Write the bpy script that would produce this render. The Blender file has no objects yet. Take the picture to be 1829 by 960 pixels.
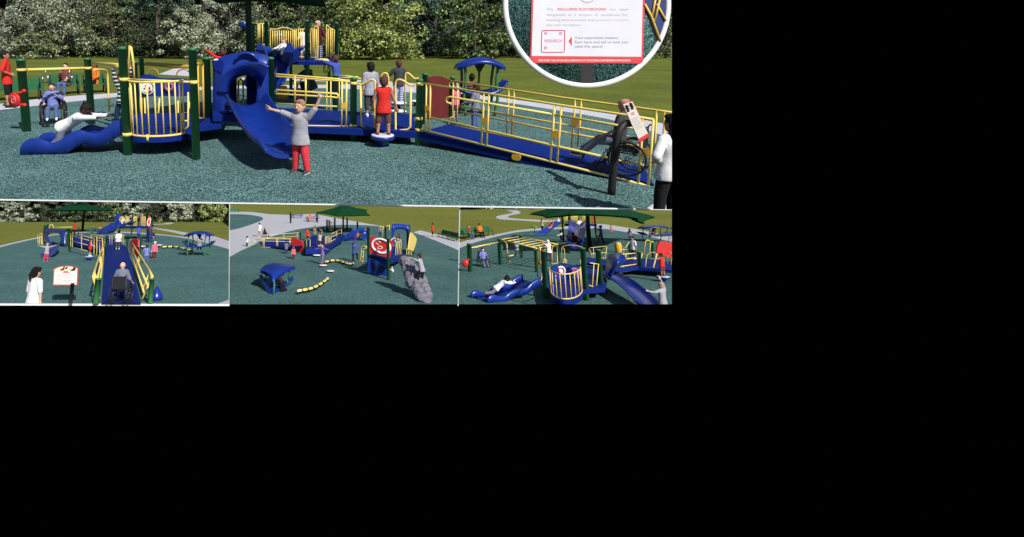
import bpy, bmesh, math, random
import numpy as np
from mathutils import Vector, Matrix
random.seed(7); RNG = np.random.default_rng(11)
scn = bpy.context.scene
COL = scn.collection
pi = math.pi
def V(*a): return Vector(a)

# ------------------------------------------------------------------ camera
F, PX, PY, YH, CAMH = 900.0, 600.0, 197.0, 72.0, 2.0
TH = math.atan((PY-YH)/F)
cR = V(1,0,0); cF = V(0, math.cos(TH), -math.sin(TH)); cU = V(0, math.sin(TH), math.cos(TH))
CAM = V(0,0,CAMH)
def ray(px, py): return cF + cR*((px-PX)/F) - cU*((py-PY)/F)
cd = bpy.data.cameras.new('camera'); cam = bpy.data.objects.new('camera', cd); COL.objects.link(cam)
cam.location = CAM; cam.rotation_euler = (pi/2-TH, 0, 0)
cd.sensor_width = 36; cd.lens = 36*F/1829; cd.shift_x = (914.5-PX)/1829; cd.shift_y = -(480-PY)/1829
cd.clip_start = 0.02; cd.clip_end = 600
scn.camera = cam

class Frame:
    """a ground plane of its own: x right, y away, z up, in metres of the place shown; sc scales it (a model table)"""
    def __init__(s, yh, h, sc, sfx):
        s.h, s.sc, s.sfx = h, sc, sfx
        f = ray(PX, yh).normalized(); u = V(0, -f.z, f.y)
        s.ax = (cR, f, u); s.objs = []
        M = Matrix((cR*sc, f*sc, u*sc)).transposed().to_4x4()
        M.translation = CAM - u*(sc*h)
        s.M = M
        s.lc = [V(a.dot(cR), a.dot(f), a.dot(u)) for a in (cR, cF, cU)]
    def dir(s, px, py):
        r = ray(px, py); return V(*(r.dot(a) for a in s.ax))
    def G(s, px, py, z=0.0):
        d = s.dir(px, py); t = (z-s.h)/d.z
        return V(d.x*t, d.y*t, z)
    def D(s, px, py, y):
        d = s.dir(px, py); t = y/d.y
        return V(d.x*t, y, s.h+d.z*t)
    def zc(s, p): return (p-V(0,0,s.h)).dot(s.lc[1])
    def zat(s, p, py):
        """height over ground point p at which the picture row is py"""
        k = (py-PY)/F; P0 = V(p.x, p.y, 0); U = V(0,0,1)
        a, b, c, d = P0.dot(s.lc[2]), U.dot(s.lc[2]), P0.dot(s.lc[1]), U.dot(s.lc[1])
        return s.h - (a+k*c)/(b+k*d)
    def m(s, px, p): return px*s.zc(p)/F
    def plane(s, A, B, off=0.0):
        n = (B-A).cross(V(0,0,1)).normalized(); A = A + n*off
        def f(px, py, o=0.0):
            d = s.dir(px, py); O = V(0,0,s.h)
            t = (A + n*o - O).dot(n)/d.dot(n)
            return O + d*t
        f.n = n
        return f
# ------------------------------------------------------------------ materials
MATS = {}
def nodes(name):
    m = bpy.data.materials.new(name); m.use_nodes = True; nt = m.node_tree
    return m, nt, nt.nodes['Principled BSDF']
def ramp(nt, stops, interp='LINEAR'):
    r = nt.nodes.new('ShaderNodeValToRGB'); e = r.color_ramp.elements; r.color_ramp.interpolation = interp
    while len(e) < len(stops): e.new(0.5)
    for k, (p, c) in enumerate(stops): e[k].position = p; e[k].color = (*c, 1)
    return r
def plain(name, col, rough=0.5, var=0.12, scale=6.0, bump=0.0, spec=0.4, metal=0.0):
    if name in MATS: return MATS[name]
    m, nt, b = nodes(name)
    tc = nt.nodes.new('ShaderNodeTexCoord'); no = nt.nodes.new('ShaderNodeTexNoise')
    no.inputs['Scale'].default_value = scale; no.inputs['Detail'].default_value = 5
    nt.links.new(tc.outputs['Object'], no.inputs['Vector'])
    r = ramp(nt, [(0.3, tuple(c*(1-var) for c in col)), (0.7, tuple(min(1, c*(1+var)) for c in col))])
    nt.links.new(no.outputs['Fac'], r.inputs['Fac']); nt.links.new(r.outputs['Color'], b.inputs['Base Color'])
    rr = nt.nodes.new('ShaderNodeMapRange'); rr.inputs['To Min'].default_value = max(0, rough-.07); rr.inputs['To Max'].default_value = min(1, rough+.09)
    nt.links.new(no.outputs['Fac'], rr.inputs['Value']); nt.links.new(rr.outputs['Result'], b.inputs['Roughness'])
    b.inputs['Specular IOR Level'].default_value = spec; b.inputs['Metallic'].default_value = metal
    if bump:
        bp = nt.nodes.new('ShaderNodeBump'); bp.inputs['Strength'].default_value = bump; bp.inputs['Distance'].default_value = .02
        n2 = nt.nodes.new('ShaderNodeTexNoise'); n2.inputs['Scale'].default_value = scale*5
        nt.links.new(tc.outputs['Object'], n2.inputs['Vector']); nt.links.new(n2.outputs['Fac'], bp.inputs['Height'])
        nt.links.new(bp.outputs['Normal'], b.inputs['Normal'])
    MATS[name] = m; return m
def stripes(name, c1, c2, freq=14.0, axis=2, width=.5):
    if name in MATS: return MATS[name]
    m, nt, b = nodes(name)
    tc = nt.nodes.new('ShaderNodeTexCoord'); sp = nt.nodes.new('ShaderNodeSeparateXYZ')
    nt.links.new(tc.outputs['Object'], sp.inputs[0])
    mu = nt.nodes.new('ShaderNodeMath'); mu.operation = 'MULTIPLY'; mu.inputs[1].default_value = freq
    fr = nt.nodes.new('ShaderNodeMath'); fr.operation = 'FRACT'
    nt.links.new(sp.outputs[axis], mu.inputs[0]); nt.links.new(mu.outputs[0], fr.inputs[0])
    r = ramp(nt, [(0, c1), (width, c2)], 'CONSTANT'); nt.links.new(fr.outputs[0], r.inputs['Fac'])
    nt.links.new(r.outputs['Color'], b.inputs['Base Color']); b.inputs['Roughness'].default_value = .85
    MATS[name] = m; return m
def speckle(name, cols, scale, rough=.8, big=.25, bump=.5):
    """granules: every cell its own shade, plus a slow drift between zones"""
    m, nt, b = nodes(name)
    tc = nt.nodes.new('ShaderNodeTexCoord'); vo = nt.nodes.new('ShaderNodeTexVoronoi'); vo.inputs['Scale'].default_value = scale
    nt.links.new(tc.outputs['Object'], vo.inputs['Vector'])
    sp = nt.nodes.new('ShaderNodeSeparateColor'); nt.links.new(vo.outputs['Color'], sp.inputs[0])
    n = len(cols); r = ramp(nt, [(k/n, c) for k, c in enumerate(cols)], 'CONSTANT'); nt.links.new(sp.outputs[0], r.inputs['Fac'])
    no = nt.nodes.new('ShaderNodeTexNoise'); no.inputs['Scale'].default_value = scale*.012; no.inputs['Detail'].default_value = 6
    nt.links.new(tc.outputs['Object'], no.inputs['Vector'])
    mr = nt.nodes.new('ShaderNodeMapRange'); mr.inputs['From Min'].default_value = .3; mr.inputs['From Max'].default_value = .7
    mr.inputs['To Min'].default_value = 1-big; mr.inputs['To Max'].default_value = 1+big
    nt.links.new(no.outputs['Fac'], mr.inputs['Value'])
    mx = nt.nodes.new('ShaderNodeMix'); mx.data_type = 'RGBA'; mx.blend_type = 'MULTIPLY'; mx.inputs[0].default_value = 1
    nt.links.new(r.outputs['Color'], mx.inputs[6]); nt.links.new(mr.outputs['Result'], mx.inputs[7])
    nt.links.new(mx.outputs[2], b.inputs['Base Color']); b.inputs['Roughness'].default_value = rough; b.inputs['Specular IOR Level'].default_value = .2
    if bump:
        bp = nt.nodes.new('ShaderNodeBump'); bp.inputs['Strength'].default_value = bump; bp.inputs['Distance'].default_value = .6/scale
        nt.links.new(vo.outputs['Distance'], bp.inputs['Height']); nt.links.new(bp.outputs['Normal'], b.inputs['Normal'])
    MATS[name] = m; return m
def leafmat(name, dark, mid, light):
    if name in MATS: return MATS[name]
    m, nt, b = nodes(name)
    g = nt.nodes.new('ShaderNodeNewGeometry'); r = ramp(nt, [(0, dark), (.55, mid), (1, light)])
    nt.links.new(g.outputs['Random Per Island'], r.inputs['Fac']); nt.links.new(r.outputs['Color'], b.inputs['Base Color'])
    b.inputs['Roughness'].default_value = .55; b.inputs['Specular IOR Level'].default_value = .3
    MATS[name] = m; return m

BLUE = plain('blue_plastic', (.007,.030,.235), .28, .10, 5, spec=.5)
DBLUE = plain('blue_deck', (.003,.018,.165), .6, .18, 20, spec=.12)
YEL = plain('yellow_enamel', (.84,.63,.165), .38, .06, 8)
AMB = plain('amber_plastic', (.72,.38,.03), .4, .08, 8)
GRN = plain('green_enamel', (.034,.165,.055), .42, .12, 6)
BGRN = plain('bench_green', (.018,.125,.045), .5, .15, 8)
RED = plain('red_plastic', (.58,.022,.022), .4, .1, 6)
RED_SHADED = plain('red_panel_shaded', (.115,.014,.012), .5, .12, 5)  # red of the arched board with its shade mixed into the colour
BLK = plain('black_rubber', (.012,.012,.015), .6, .2, 10)
STEEL = plain('steel', (.55,.56,.58), .3, .1, 10, metal=.9)
WHT = plain('white_plastic', (.80,.80,.82), .45, .04, 6)
GREY = plain('grey_stone', (.165,.16,.195), .8, .16, 3, bump=.15)
CANG = plain('canopy_cloth', (.006,.050,.020), .9, .1, 4, spec=.05)
POLE = plain('pole_dark_green', (.008,.022,.012), .5, .12, 5)
BLACKCLOTH = plain('backdrop_black', (0,0,0), 1.0, 0, 1, spec=0)
EYE = plain('eye_dark', (.015,.010,.008), .25, 0, 1)
LIP = plain('lip', (.33,.06,.05), .5, .05, 6)
SOLE = plain('white_rubber', (.7,.7,.7), .6, .05, 8)
SK = {'pale': plain('skin_pale', (.66,.40,.30), .5, .06, 8, spec=.3), 'tan': plain('skin_tan', (.42,.21,.13), .5, .08, 8, spec=.3),
      'brown': plain('skin_brown', (.17,.075,.04), .5, .1, 8, spec=.3), 'dark': plain('skin_dark', (.06,.028,.018), .5, .1, 8, spec=.3)}
def cl(name, col): return plain('cloth_'+name, col, .9, .16, 9, bump=.16, spec=.12)
C = dict(white=cl('white',(.74,.74,.76)), grey=cl('grey',(.33,.33,.38)), dgrey=cl('charcoal',(.055,.055,.065)), black=cl('black',(.014,.014,.017)),
  red=cl('red',(.62,.03,.025)), rpant=cl('poppy',(.62,.045,.06)), jean=cl('denim',(.075,.12,.27)), djean=cl('dark_denim',(.03,.045,.10)), blue=cl('blue',(.05,.09,.36)),
  lblue=cl('lavender_blue',(.17,.20,.46)), orange=cl('orange',(.70,.16,.02)), pink=cl('pink',(.62,.13,.20)), maroon=cl('maroon',(.10,.025,.03)),
  purple=cl('purple',(.22,.13,.30)), khaki=cl('khaki',(.36,.28,.19)), gblue=cl('grey_blue',(.16,.18,.25)), brown=cl('brown',(.14,.06,.035)), cream=cl('cream',(.55,.48,.40)))
C['bw'] = stripes('navy_white_stripes', (.015,.017,.03), (.6,.6,.62), 11, 2, .62)
C['bo'] = stripes('black_rust_stripes', (.02,.014,.014), (.28,.09,.05), 13, 2, .6)
C['bstr'] = stripes('blue_white_stripes', (.12,.16,.40), (.55,.58,.70), 16, 2, .5)
HR = dict(black=plain('hair_black',(.012,.009,.008),.65,.3,30,bump=.5,spec=.2), brown=plain('hair_brown',(.05,.022,.012),.65,.3,30,bump=.5,spec=.2),
  fair=plain('hair_fair',(.30,.19,.10),.5,.2,30,bump=.6), auburn=plain('hair_auburn',(.09,.025,.03),.5,.2,30,bump=.6),
  cap=plain('cap_beige',(.36,.25,.19),.85,.14,14), bonnet=plain('bonnet_tan',(.47,.29,.21),.9,.22,22,bump=.4), pinkcap=plain('cap_pink',(.62,.33,.30),.8,.1,10), maroon=plain('cap_maroon',(.12,.03,.05),.8,.1,10), white=plain('hair_white',(.7,.6,.5),.7,.1,20))
# ------------------------------------------------------------------ mesh builder
class MB:
    def __init__(s): s.v = []; s.f = []; s.sm = []; s.mi = []; s.cur = 0
    def add(s, verts, faces, smooth=True):
        o = len(s.v); s.v.extend([Vector(q) for q in verts])
        for f in faces: s.f.append([o+k for k in f]); s.sm.append(smooth); s.mi.append(s.cur)
        return s
    def loft(s, rings, closed=True, caps=True, smooth=True):
        n = len(rings[0]); vs = [p for r in rings for p in r]; fs = []
        for a in range(len(rings)-1):
            for k in range(n if closed else n-1):
                k2 = (k+1) % n
                fs.append((a*n+k, a*n+k2, (a+1)*n+k2, (a+1)*n+k))
        s.add(vs, fs, smooth)
        if caps and closed:
            o = len(s.v)-len(vs); e = (len(rings)-1)*n
            s.f.append([o+k for k in range(n)][::-1]); s.f.append([o+e+k for k in range(n)])
            s.sm += [False, False]; s.mi += [s.cur, s.cur]
        return s
    def tube(s, pts, r, n=8, closed=False, caps=True):
        pts = [Vector(p) for p in pts]; m = len(pts)
        rs = r if isinstance(r, (list, tuple)) else [r]*m
        rings = []; up = None
        for i, p in enumerate(pts):
            if closed: t = pts[(i+1) % m]-pts[i-1]
            else: t = (pts[min(i+1, m-1)]-pts[max(i-1, 0)])
            t = t.normalized() if t.length > 1e-9 else V(0,0,1)
            if up is None:
                up = V(0,0,1) if abs(t.z) < .9 else V(1,0,0)
            a = up - t*up.dot(t)
            if a.length < 1e-6: a = t.orthogonal()
            a.normalize(); up = a; b = t.cross(a)
            sc_ = 1.0
            if 0 < i < m-1:
                d1 = (pts[i]-pts[i-1]).normalized(); d2 = (pts[i+1]-pts[i]).normalized()
                sc_ = 1/max(.6, math.cos(d1.angle(d2, 0)/2))
            rings.append([p + (a*math.cos(2*pi*k/n)+b*math.sin(2*pi*k/n))*rs[i]*(sc_ if sc_ < 1.3 else 1.3) for k in range(n)])
        if closed: rings.append(rings[0])
        return s.loft(rings, True, caps and not closed)
    def box(s, c, size, rz=0.0, M=None):
        x, y, z = (q/2 for q in size); c = Vector(c)
        vs = [V(a*x, b*y, d*z) for a in (-1,1) for b in (-1,1) for d in (-1,1)]
        R = Matrix.Rotation(rz, 3, 'Z') if M is None else M
        return s.add([R@q + c for q in vs], [(0,1,3,2),(4,6,7,5),(0,4,5,1),(2,3,7,6),(0,2,6,4),(1,5,7,3)], False)
    def prism(s, poly, off, smooth=False):
        n = len(poly); a = [Vector(p) for p in poly]; b = [p+off for p in a]
        s.add(a+b, [tuple(range(n))[::-1], tuple(range(n, 2*n))] + [(k, (k+1) % n, n+(k+1) % n, n+k) for k in range(n)], smooth)
        return s
    def sheet(s, poly): return s.add(poly, [tuple(range(len(poly)))], False)
    def ell(s, c, rad, n=10, m=7, M=None):
        c = Vector(c); vs = []; fs = []
        for i in range(m+1):
            t = pi*i/m
            for k in range(n):
                q = V(math.sin(t)*math.cos(2*pi*k/n)*rad[0], math.sin(t)*math.sin(2*pi*k/n)*rad[1], math.cos(t)*rad[2])
                vs.append((M@q if M else q)+c)
        for i in range(m):
            for k in range(n): fs.append((i*n+k, (i+1)*n+k, (i+1)*n+(k+1) % n, i*n+(k+1) % n))
        return s.add(vs, fs, True)
    def cap(s, a, b, ra, rb, n=9):
        a, b = Vector(a), Vector(b); t = (b-a)
        if t.length < 1e-6: t = V(0,0,1e-4)
        t = t.normalized(); pts = []; rs = []
        for k in range(4):
            q = pi/2*k/3.5 + .12; pts.append(a - t*(ra*math.cos(q))); rs.append(ra*math.sin(q))
        pts.append(a); rs.append(ra); pts.append(b); rs.append(rb)
        for k in range(3, -1, -1):
            q = pi/2*k/3.5 + .12; pts.append(b + t*(rb*math.cos(q))); rs.append(rb*math.sin(q))
        u = t.orthogonal().normalized(); w = t.cross(u)
        return s.loft([[p+(u*math.cos(2*pi*k/n)+w*math.sin(2*pi*k/n))*r for k in range(n)] for p, r in zip(pts, rs)], True, True)
    def lathe(s, prof, c, n=20, M=None):
        c = Vector(c); R = M or Matrix.Identity(3)
        return s.loft([[R@V(r*math.cos(2*pi*k/n), r*math.sin(2*pi*k/n), z)+c for k in range(n)] for r, z in prof], True, True)
    def mesh(s, name, mats, loc=None):
        me = bpy.data.meshes.new(name); o = loc or V(0,0,0)
        me.from_pydata([tuple(q-o) for q in s.v], [], s.f)
        me.polygons.foreach_set('use_smooth', s.sm); me.polygons.foreach_set('material_index', s.mi)
        for m in (mats if isinstance(mats, (list, tuple)) else [mats]): me.materials.append(m)
        bm = bmesh.new(); bm.from_mesh(me); bmesh.ops.recalc_face_normals(bm, faces=bm.faces); bm.to_mesh(me); bm.free()
        me.update(); return me
def smooth(pts, n=4, closed=False):
    """Catmull-Rom through the points"""
    p = [Vector(q) for q in pts]; out = []; m = len(p)
    rng = range(m if closed else m-1)
    for i in rng:
        p0, p1, p2, p3 = (p[(i-1) % m] if closed or i else p[0]*2-p[1]), p[i], p[(i+1) % m], (p[(i+2) % m] if closed or i+2 < m else p[-1]*2-p[-2])
        for k in range(n):
            t = k/n
            out.append(.5*((2*p1)+(p2-p0)*t+(2*p0-5*p1+4*p2-p3)*t*t+(3*p1-p0-3*p2+p3)*t**3))
    if not closed: out.append(p[-1])
    return out
def tag(o, label, cat, group=None, kind=None):
    if label: o['label'] = label
    if cat: o['category'] = cat
    if group: o['group'] = group
    if kind: o['kind'] = kind
class Thing:
    def __init__(s, fr, name, label, cat, loc, group=None, yaw=0.0, own=False, sfx=True):
        """own=True: parts are given in the thing's own coordinates; else in the frame's"""
        s.fr = fr; s.loc = Vector(loc); s.own = own
        s.root = bpy.data.objects.new(name, None); COL.objects.link(s.root); s.root.empty_display_size = .1
        s.root.matrix_world = fr.M @ Matrix.Translation(s.loc) @ Matrix.Rotation(yaw, 4, 'Z')
        s.W = s.root.matrix_world.copy()
        tag(s.root, label + (fr.sfx if sfx else ''), cat, (group + fr.sfx) if group else None); fr.objs.append(s)
        s.parts = []
    def part(s, name, mb, mats, parent=None, label=None, remesh=None):
        me = mb.mesh(name, mats, None if s.own else s.loc)
        o = bpy.data.objects.new(name, me); COL.objects.link(o); o.parent = parent or s.root
        if label: o['label'] = label
        s.parts.append(o)
        if remesh: BAKE.append((o, *remesh))
        return o
BAKE = []
def solid(fr, name, mb, mats, label=None, cat=None, group=None, kind=None, loc=None):
    """a thing (or piece of the setting) that is one mesh"""
    loc = Vector(loc) if loc else V(0,0,0)
    o = bpy.data.objects.new(name, mb.mesh(name, mats, loc)); COL.objects.link(o)
    o.matrix_world = fr.M @ Matrix.Translation(loc)
    tag(o, (label+fr.sfx) if label else None, cat, (group+fr.sfx) if group else None, kind)
    class S: pass
    t = S(); t.root = o; t.parts = [o]; t.W = o.matrix_world.copy(); t.single = True; fr.objs.append(t)
    return o
def bake_remesh():
    for o, vox, it in BAKE:
        md = o.modifiers.new('r', 'REMESH'); md.mode = 'VOXEL'; md.voxel_size = vox; md.use_smooth_shade = True
        if it:
            sm = o.modifiers.new('s', 'SMOOTH'); sm.factor = .5; sm.iterations = it
    dg = bpy.context.evaluated_depsgraph_get(); new = []
    for o, *_ in BAKE: new.append(bpy.data.meshes.new_from_object(o.evaluated_get(dg), depsgraph=dg))
    for (o, *_), me in zip(BAKE, new):
        mats = list(o.data.materials); o.modifiers.clear(); o.data = me
        me.materials.clear()
        for m in mats: me.materials.append(m)
# ------------------------------------------------------------------ people
DN = (0,0,-1)
POSE = {
 'stand': dict(aL=((-.18,.02,-1),(-.05,.12,-1)), aR=((.18,.02,-1),(.05,.12,-1)), lL=((-.07,.03,-1),(-.02,-.04,-1)), lR=((.07,.03,-1),(.02,-.04,-1))),
 'walk': dict(aL=((-.2,.35,-1),(-.05,.6,-1)), aR=((.2,-.35,-1),(.05,-.1,-1)), lL=((-.06,.35,-1),(-.02,.05,-1)), lR=((.06,-.2,-1),(.02,-.5,-1))),
 'hips': dict(aL=((-.7,-.2,-1),(.6,.5,-.35)), aR=((.7,-.2,-1),(-.6,.5,-.35)), lL=((-.12,.03,-1),(-.05,-.04,-1)), lR=((.12,.03,-1),(.05,-.04,-1))),
 'cheer': dict(aL=((-1,.05,.25),(-1,.1,.25)), aR=((.8,.05,.45),(.55,.05,1)), lL=((-.12,.1,-1),(-.08,-.02,-1)), lR=((.12,0,-1),(.06,-.06,-1))),
 'hold': dict(aL=((-.35,.3,-1),(.0,1,-.3)), aR=((.35,.3,-1),(0,1,-.3)), lL=((-.08,.03,-1),(-.02,-.04,-1)), lR=((.08,.03,-1),(.02,-.04,-1))),
 'side': dict(aL=((-.35,.1,-1),(-.3,.2,-1)), aR=((.35,.1,-1),(.3,.2,-1)), lL=((-.14,.03,-1),(-.06,-.04,-1)), lR=((.14,.03,-1),(.06,-.04,-1))),
 'sit': dict(aL=((-.2,.3,-1),(.1,1,-.3)), aR=((.2,.3,-1),(-.1,1,-.3)), lL=((-.12,1,-.05),(-.02,.12,-1)), lR=((.12,1,-.05),(.02,.12,-1)), sp=(0,-.12,1)),
 'wheel': dict(aL=((-.4,.1,-1),(-.05,.9,-.55)), aR=((.4,.1,-1),(.05,.9,-.55)), lL=((-.14,1,-.12),(-.05,.35,-1)), lR=((.14,1,-.12),(.05,.35,-1)), sp=(0,-.1,1)),
 'reach': dict(aL=((-.2,.8,.3),(0,1,.3)), aR=((.2,.8,.1),(0,1,.2)), lL=((-.07,.4,-1),(-.02,-.5,-1)), lR=((.07,.05,-1),(.02,-.08,-1)), sp=(0,.15,1)),
 'crouch': dict(aL=((-.2,.9,-.5),(.1,.8,-.6)), aR=((.2,.9,-.5),(-.1,.8,-.6)), lL=((-.2,1,.15),(-.05,-.45,-1)), lR=((.2,1,.15),(.05,-.45,-1)), sp=(0,.45,1)),
 'crawl': dict(aL=((-.12,1,-.12),(0,1,.1)), aR=((.12,1,.25),(0,1,.1)), lL=((-.05,-.35,-1),(-.02,-1,-.35)), lR=((.05,-.75,-.8),(.02,-1,-.3)), sp=(0,1,.5), hd=(0,.75,.75)),
 'lie': dict(aL=((-.3,.6,-.5),(0,1,-.2)), aR=((.3,.6,-.5),(0,1,-.2)), lL=((-.1,1,.05),(0,1,-.35)), lR=((.1,1,.05),(0,1,-.35)), sp=(0,-.6,1)),
 'hang': dict(aL=((-.3,.05,1),(-.1,.05,1)), aR=((.3,.05,1),(.1,.05,1)), lL=((-.1,.25,-1),(-.02,-.35,-1)), lR=((.1,.5,-1),(.02,-.6,-1))),
 'raise': dict(aL=((-.9,.1,.8),(-.8,.1,1)), aR=((.3,.2,-1),(.1,.7,-.6)), lL=((-.08,.03,-1),(-.02,-.04,-1)), lR=((.08,.03,-1),(.02,-.04,-1))),
}
def person(fr, loc, S, pose, yaw, label, shirt='grey', sleeve=.9, pants='jean', plen=2.0, shoe=None, skin='pale', hair='short', hc='brown', child=True,
           pz=None, hi=0, face=False, mod=None, barefoot=False, bag=None):
    P = dict(POSE[pose]); P.update(mod or {})
    T = Thing(fr, 'person', label, 'person', loc, None, yaw, True)
    u = lambda d: Vector(d).normalized()
    hh = (.168 if child else .14)*S; hipz = (.46 if child else .50)*S; shz = (.765 if child else .82)*S; k = 1.12 if child else 1.0
    sp = u(P.get('sp', (0,0,1))); hd = u(P.get('hd', (sp.x*.5, sp.y*.5, 1)))
    th, shn = .5*(hipz-.045*S), .5*(hipz-.045*S)
    ua, fa = .165*S, .14*S
    legs = {}; arms = {}
    pel = V(0,0,0); low = 0
    side = V(1,0,0)
    for q, sg in (('lL',-1),('lR',1)):
        h0 = pel + side*(.045*S*sg*k); kn = h0 + u(P[q][0])*th; an = kn + u(P[q][1])*shn
        legs[q] = [h0, kn, an]; low = min(low, an.z)
    z0 = (-low + .045*S) if pz is None else pz
    pel = V(0,0,z0)
    for q in legs: legs[q] = [p+pel for p in legs[q]]
    L = shz-hipz
    chest = pel + sp*L; fwd = u(V(0,1,0) - sp*sp.y) if abs(sp.y) < .95 else V(0,0,-1)
    if pose == 'crawl': fwd = sp.cross(side)*-1
    if fwd.y < -.01 and pose != 'crawl': fwd = -fwd
    neck = chest + sp*(.03*S) ; head = chest + sp*(.035*S) + hd*(hh*.58)
    for q, sg in (('aL',-1),('aR',1)):
        s0 = chest + side*(.105*S*sg*k) - sp*(.012*S); el = s0+u(P[q][0])*ua; wr = el+u(P[q][1])*fa
        arms[q] = [s0, el, wr, u(P[q][1])]
    vox = (.0095, .013, .022)[2-hi] if hi else .024
    vox *= S/1.2 if not hi else 1
    # head axes
    hz = hd; hx = side; hy = hz.cross(hx); hx = hy.cross(hz)
    if P.get('turn'):
        Rt = Matrix.Rotation(P['turn'], 3, hz); hx, hy = Rt@hx, Rt@hy
    HM = Matrix((hx, hy, hz)).transposed()
    b = MB()
    b.cap(pel-side*.04*S*k, pel+side*.04*S*k, .060*S*k, .060*S*k)
    fw = sp.cross(side).normalized()
    def torso(mb, ex, prof):
        mb.loft([[pel+sp*(L*t)+side*((w*S*k+ex)*math.cos(2*pi*j/20))+fw*((d*S*k+ex)*math.sin(2*pi*j/20)) for j in range(20)] for t, w, d in prof], True, True)
    PRF = [(-.12,.070,.052),(0,.094,.066),(.2,.092,.067),(.45,.085,.062),(.7,.093,.063),(.88,.100,.060),(.98,.086,.048),(1.05,.048,.038)]
    torso(b, 0, PRF)
    b.cap(chest-side*.08*S*k, chest+side*.08*S*k, .036*S*k, .036*S*k)
    b.cap(chest, head, .030*S*k, .030*S*k)
    b.ell(head, (hh*.40, hh*.46, hh*.50), 14, 10, HM)
    b.ell(head + HM@V(0, hh*.18, -hh*.26), (hh*.27, hh*.26, hh*.24), 10, 7, HM)
    b.cap(head + HM@V(0, hh*.43, hh*.02), head + HM@V(0, hh*.51, -hh*.10), hh*.045, hh*.065)
    for sg in (-1,1): b.ell(head + HM@V(sg*hh*.41, -hh*.02, -hh*.03), (hh*.05, hh*.09, hh*.12), 8, 5, HM)
    for q in arms:
        s0, el, wr, d = arms[q]
        b.cap(s0, el, .030*S*k, .024*S*k); b.cap(el, wr, .023*S*k, .016*S*k)
        o = d.cross(side); o = o.normalized() if o.length > .1 else V(0,0,1)
        w = o.cross(d).normalized(); hl = .095*S
        b.cap(wr, wr+d*hl*.42, .017*S, .020*S); b.cap(wr+d*hl*.2-w*.012*S, wr+d*hl*.45-w*.014*S, .011*S, .011*S); b.cap(wr+d*hl*.2+w*.012*S, wr+d*hl*.45+w*.014*S, .011*S, .011*S)
        cu = o*(.012*S if P.get('open') else .02*S); sg = -1 if q == 'aL' else 1
        fr_ = .0085*S if hi == 2 else .0095*S
        for j, (ox, ln) in enumerate(((-.024,.40),(-.008,.47),(.008,.44),(.023,.34))):
            f0 = wr+d*hl*.45+w*ox*S; sp_ = w*ox*S*(.9 if P.get('open') else .1)
            f1 = f0+d*hl*ln*.6+sp_; b.cap(f0, f1, fr_, fr_*.95, 6); b.cap(f1, f1+d*hl*ln*.5+sp_*.5+cu*.5, fr_*.95, fr_*.75, 6)
        t0 = wr+d*hl*.15-w*sg*.016*S; t1 = t0-w*sg*.022*S+d*hl*.25; b.cap(t0, t1, .010*S, .009*S, 6); b.cap(t1, t1+d*hl*.25-w*sg*.004*S, .009*S, .008*S, 6)
    feet = []
    for q in legs:
        h0, kn, an = legs[q]
        b.cap(h0, kn, .050*S*k, .036*S*k); b.cap(kn, an, .036*S*k, .022*S*k)
        mid = kn.lerp(an, .3); b.cap(mid-V(0,.008*S,0), kn.lerp(an, .45), .034*S*k, .030*S*k)
        sh = (an-kn).normalized(); fd = V(0,1,0)-sh*sh.y
        fd = (V(0,1,0) if abs(sh.y) < .75 else -V(0,0,1)).normalized()
        if pose == 'crawl': fd = V(0,-.35,-.95).normalized()
        heel = an + sh*.02*S - fd*.02*S; toe = an + sh*.024*S + fd*.10*S; feet.append((an, heel, toe, sh))
        b.cap(heel, toe, .022*S, .018*S)
    bo = T.part('body', b, SK[skin], remesh=(vox, 2))
    if face:
        for sg in (-1,1):
            e = MB(); e.ell(head+HM@V(sg*hh*.155, hh*.405, hh*.05), (hh*.055, hh*.045, hh*.038), 8, 6, HM); T.part('eye', e, EYE)
        e = MB(); e.ell(head+HM@V(0, hh*.400, -hh*.25), (hh*.14, hh*.05, hh*.04), 10, 6, HM); T.part('mouth', e, LIP)
    # shirt
    x = .010*S
    c = MB(); kk = k
    torso(c, x, [(-.24,.112,.082),(-.10,.110,.080),(.08,.100,.073)]+PRF[2:])
    c.cap(chest-side*.08*S*kk, chest+side*.08*S*kk, .036*S*kk+x, .036*S*kk+x)
    c.cap(chest-sp*.02*S, chest+sp*.018*S, .040*S+x, .034*S+x)
    if sleeve > 0:
        for q in arms:
            s0, el, wr, d = arms[q]; t = min(1, sleeve)
            c.cap(s0, s0.lerp(el, t), .033*S*k+x, .028*S*k+x)
            if sleeve > 1: c.cap(el, el.lerp(wr, min(.97, sleeve-1)), .027*S*k+x, .020*S*k+x)
    T.part('shirt', c, C[shirt] if isinstance(shirt, str) else shirt, remesh=(vox, 2))
    # trousers
    p = MB(); x = .008*S
    p.cap(pel-side*.040*S*k-sp*.022*S, pel+side*.040*S*k-sp*.022*S, .056*S*k+x, .056*S*k+x)
    for q in legs:
        h0, kn, an = legs[q]; t = min(1, plen)
        p.cap(h0, h0.lerp(kn, t), .052*S*k+x, .042*S*k+x)
        if plen > 1: p.cap(kn, kn.lerp(an, min(1, plen-1)), .041*S*k+x, .033*S*k+x)
    T.part('trousers' if plen > 1.2 else 'shorts', p, C[pants] if isinstance(pants, str) else pants, remesh=(vox, 2))
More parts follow.
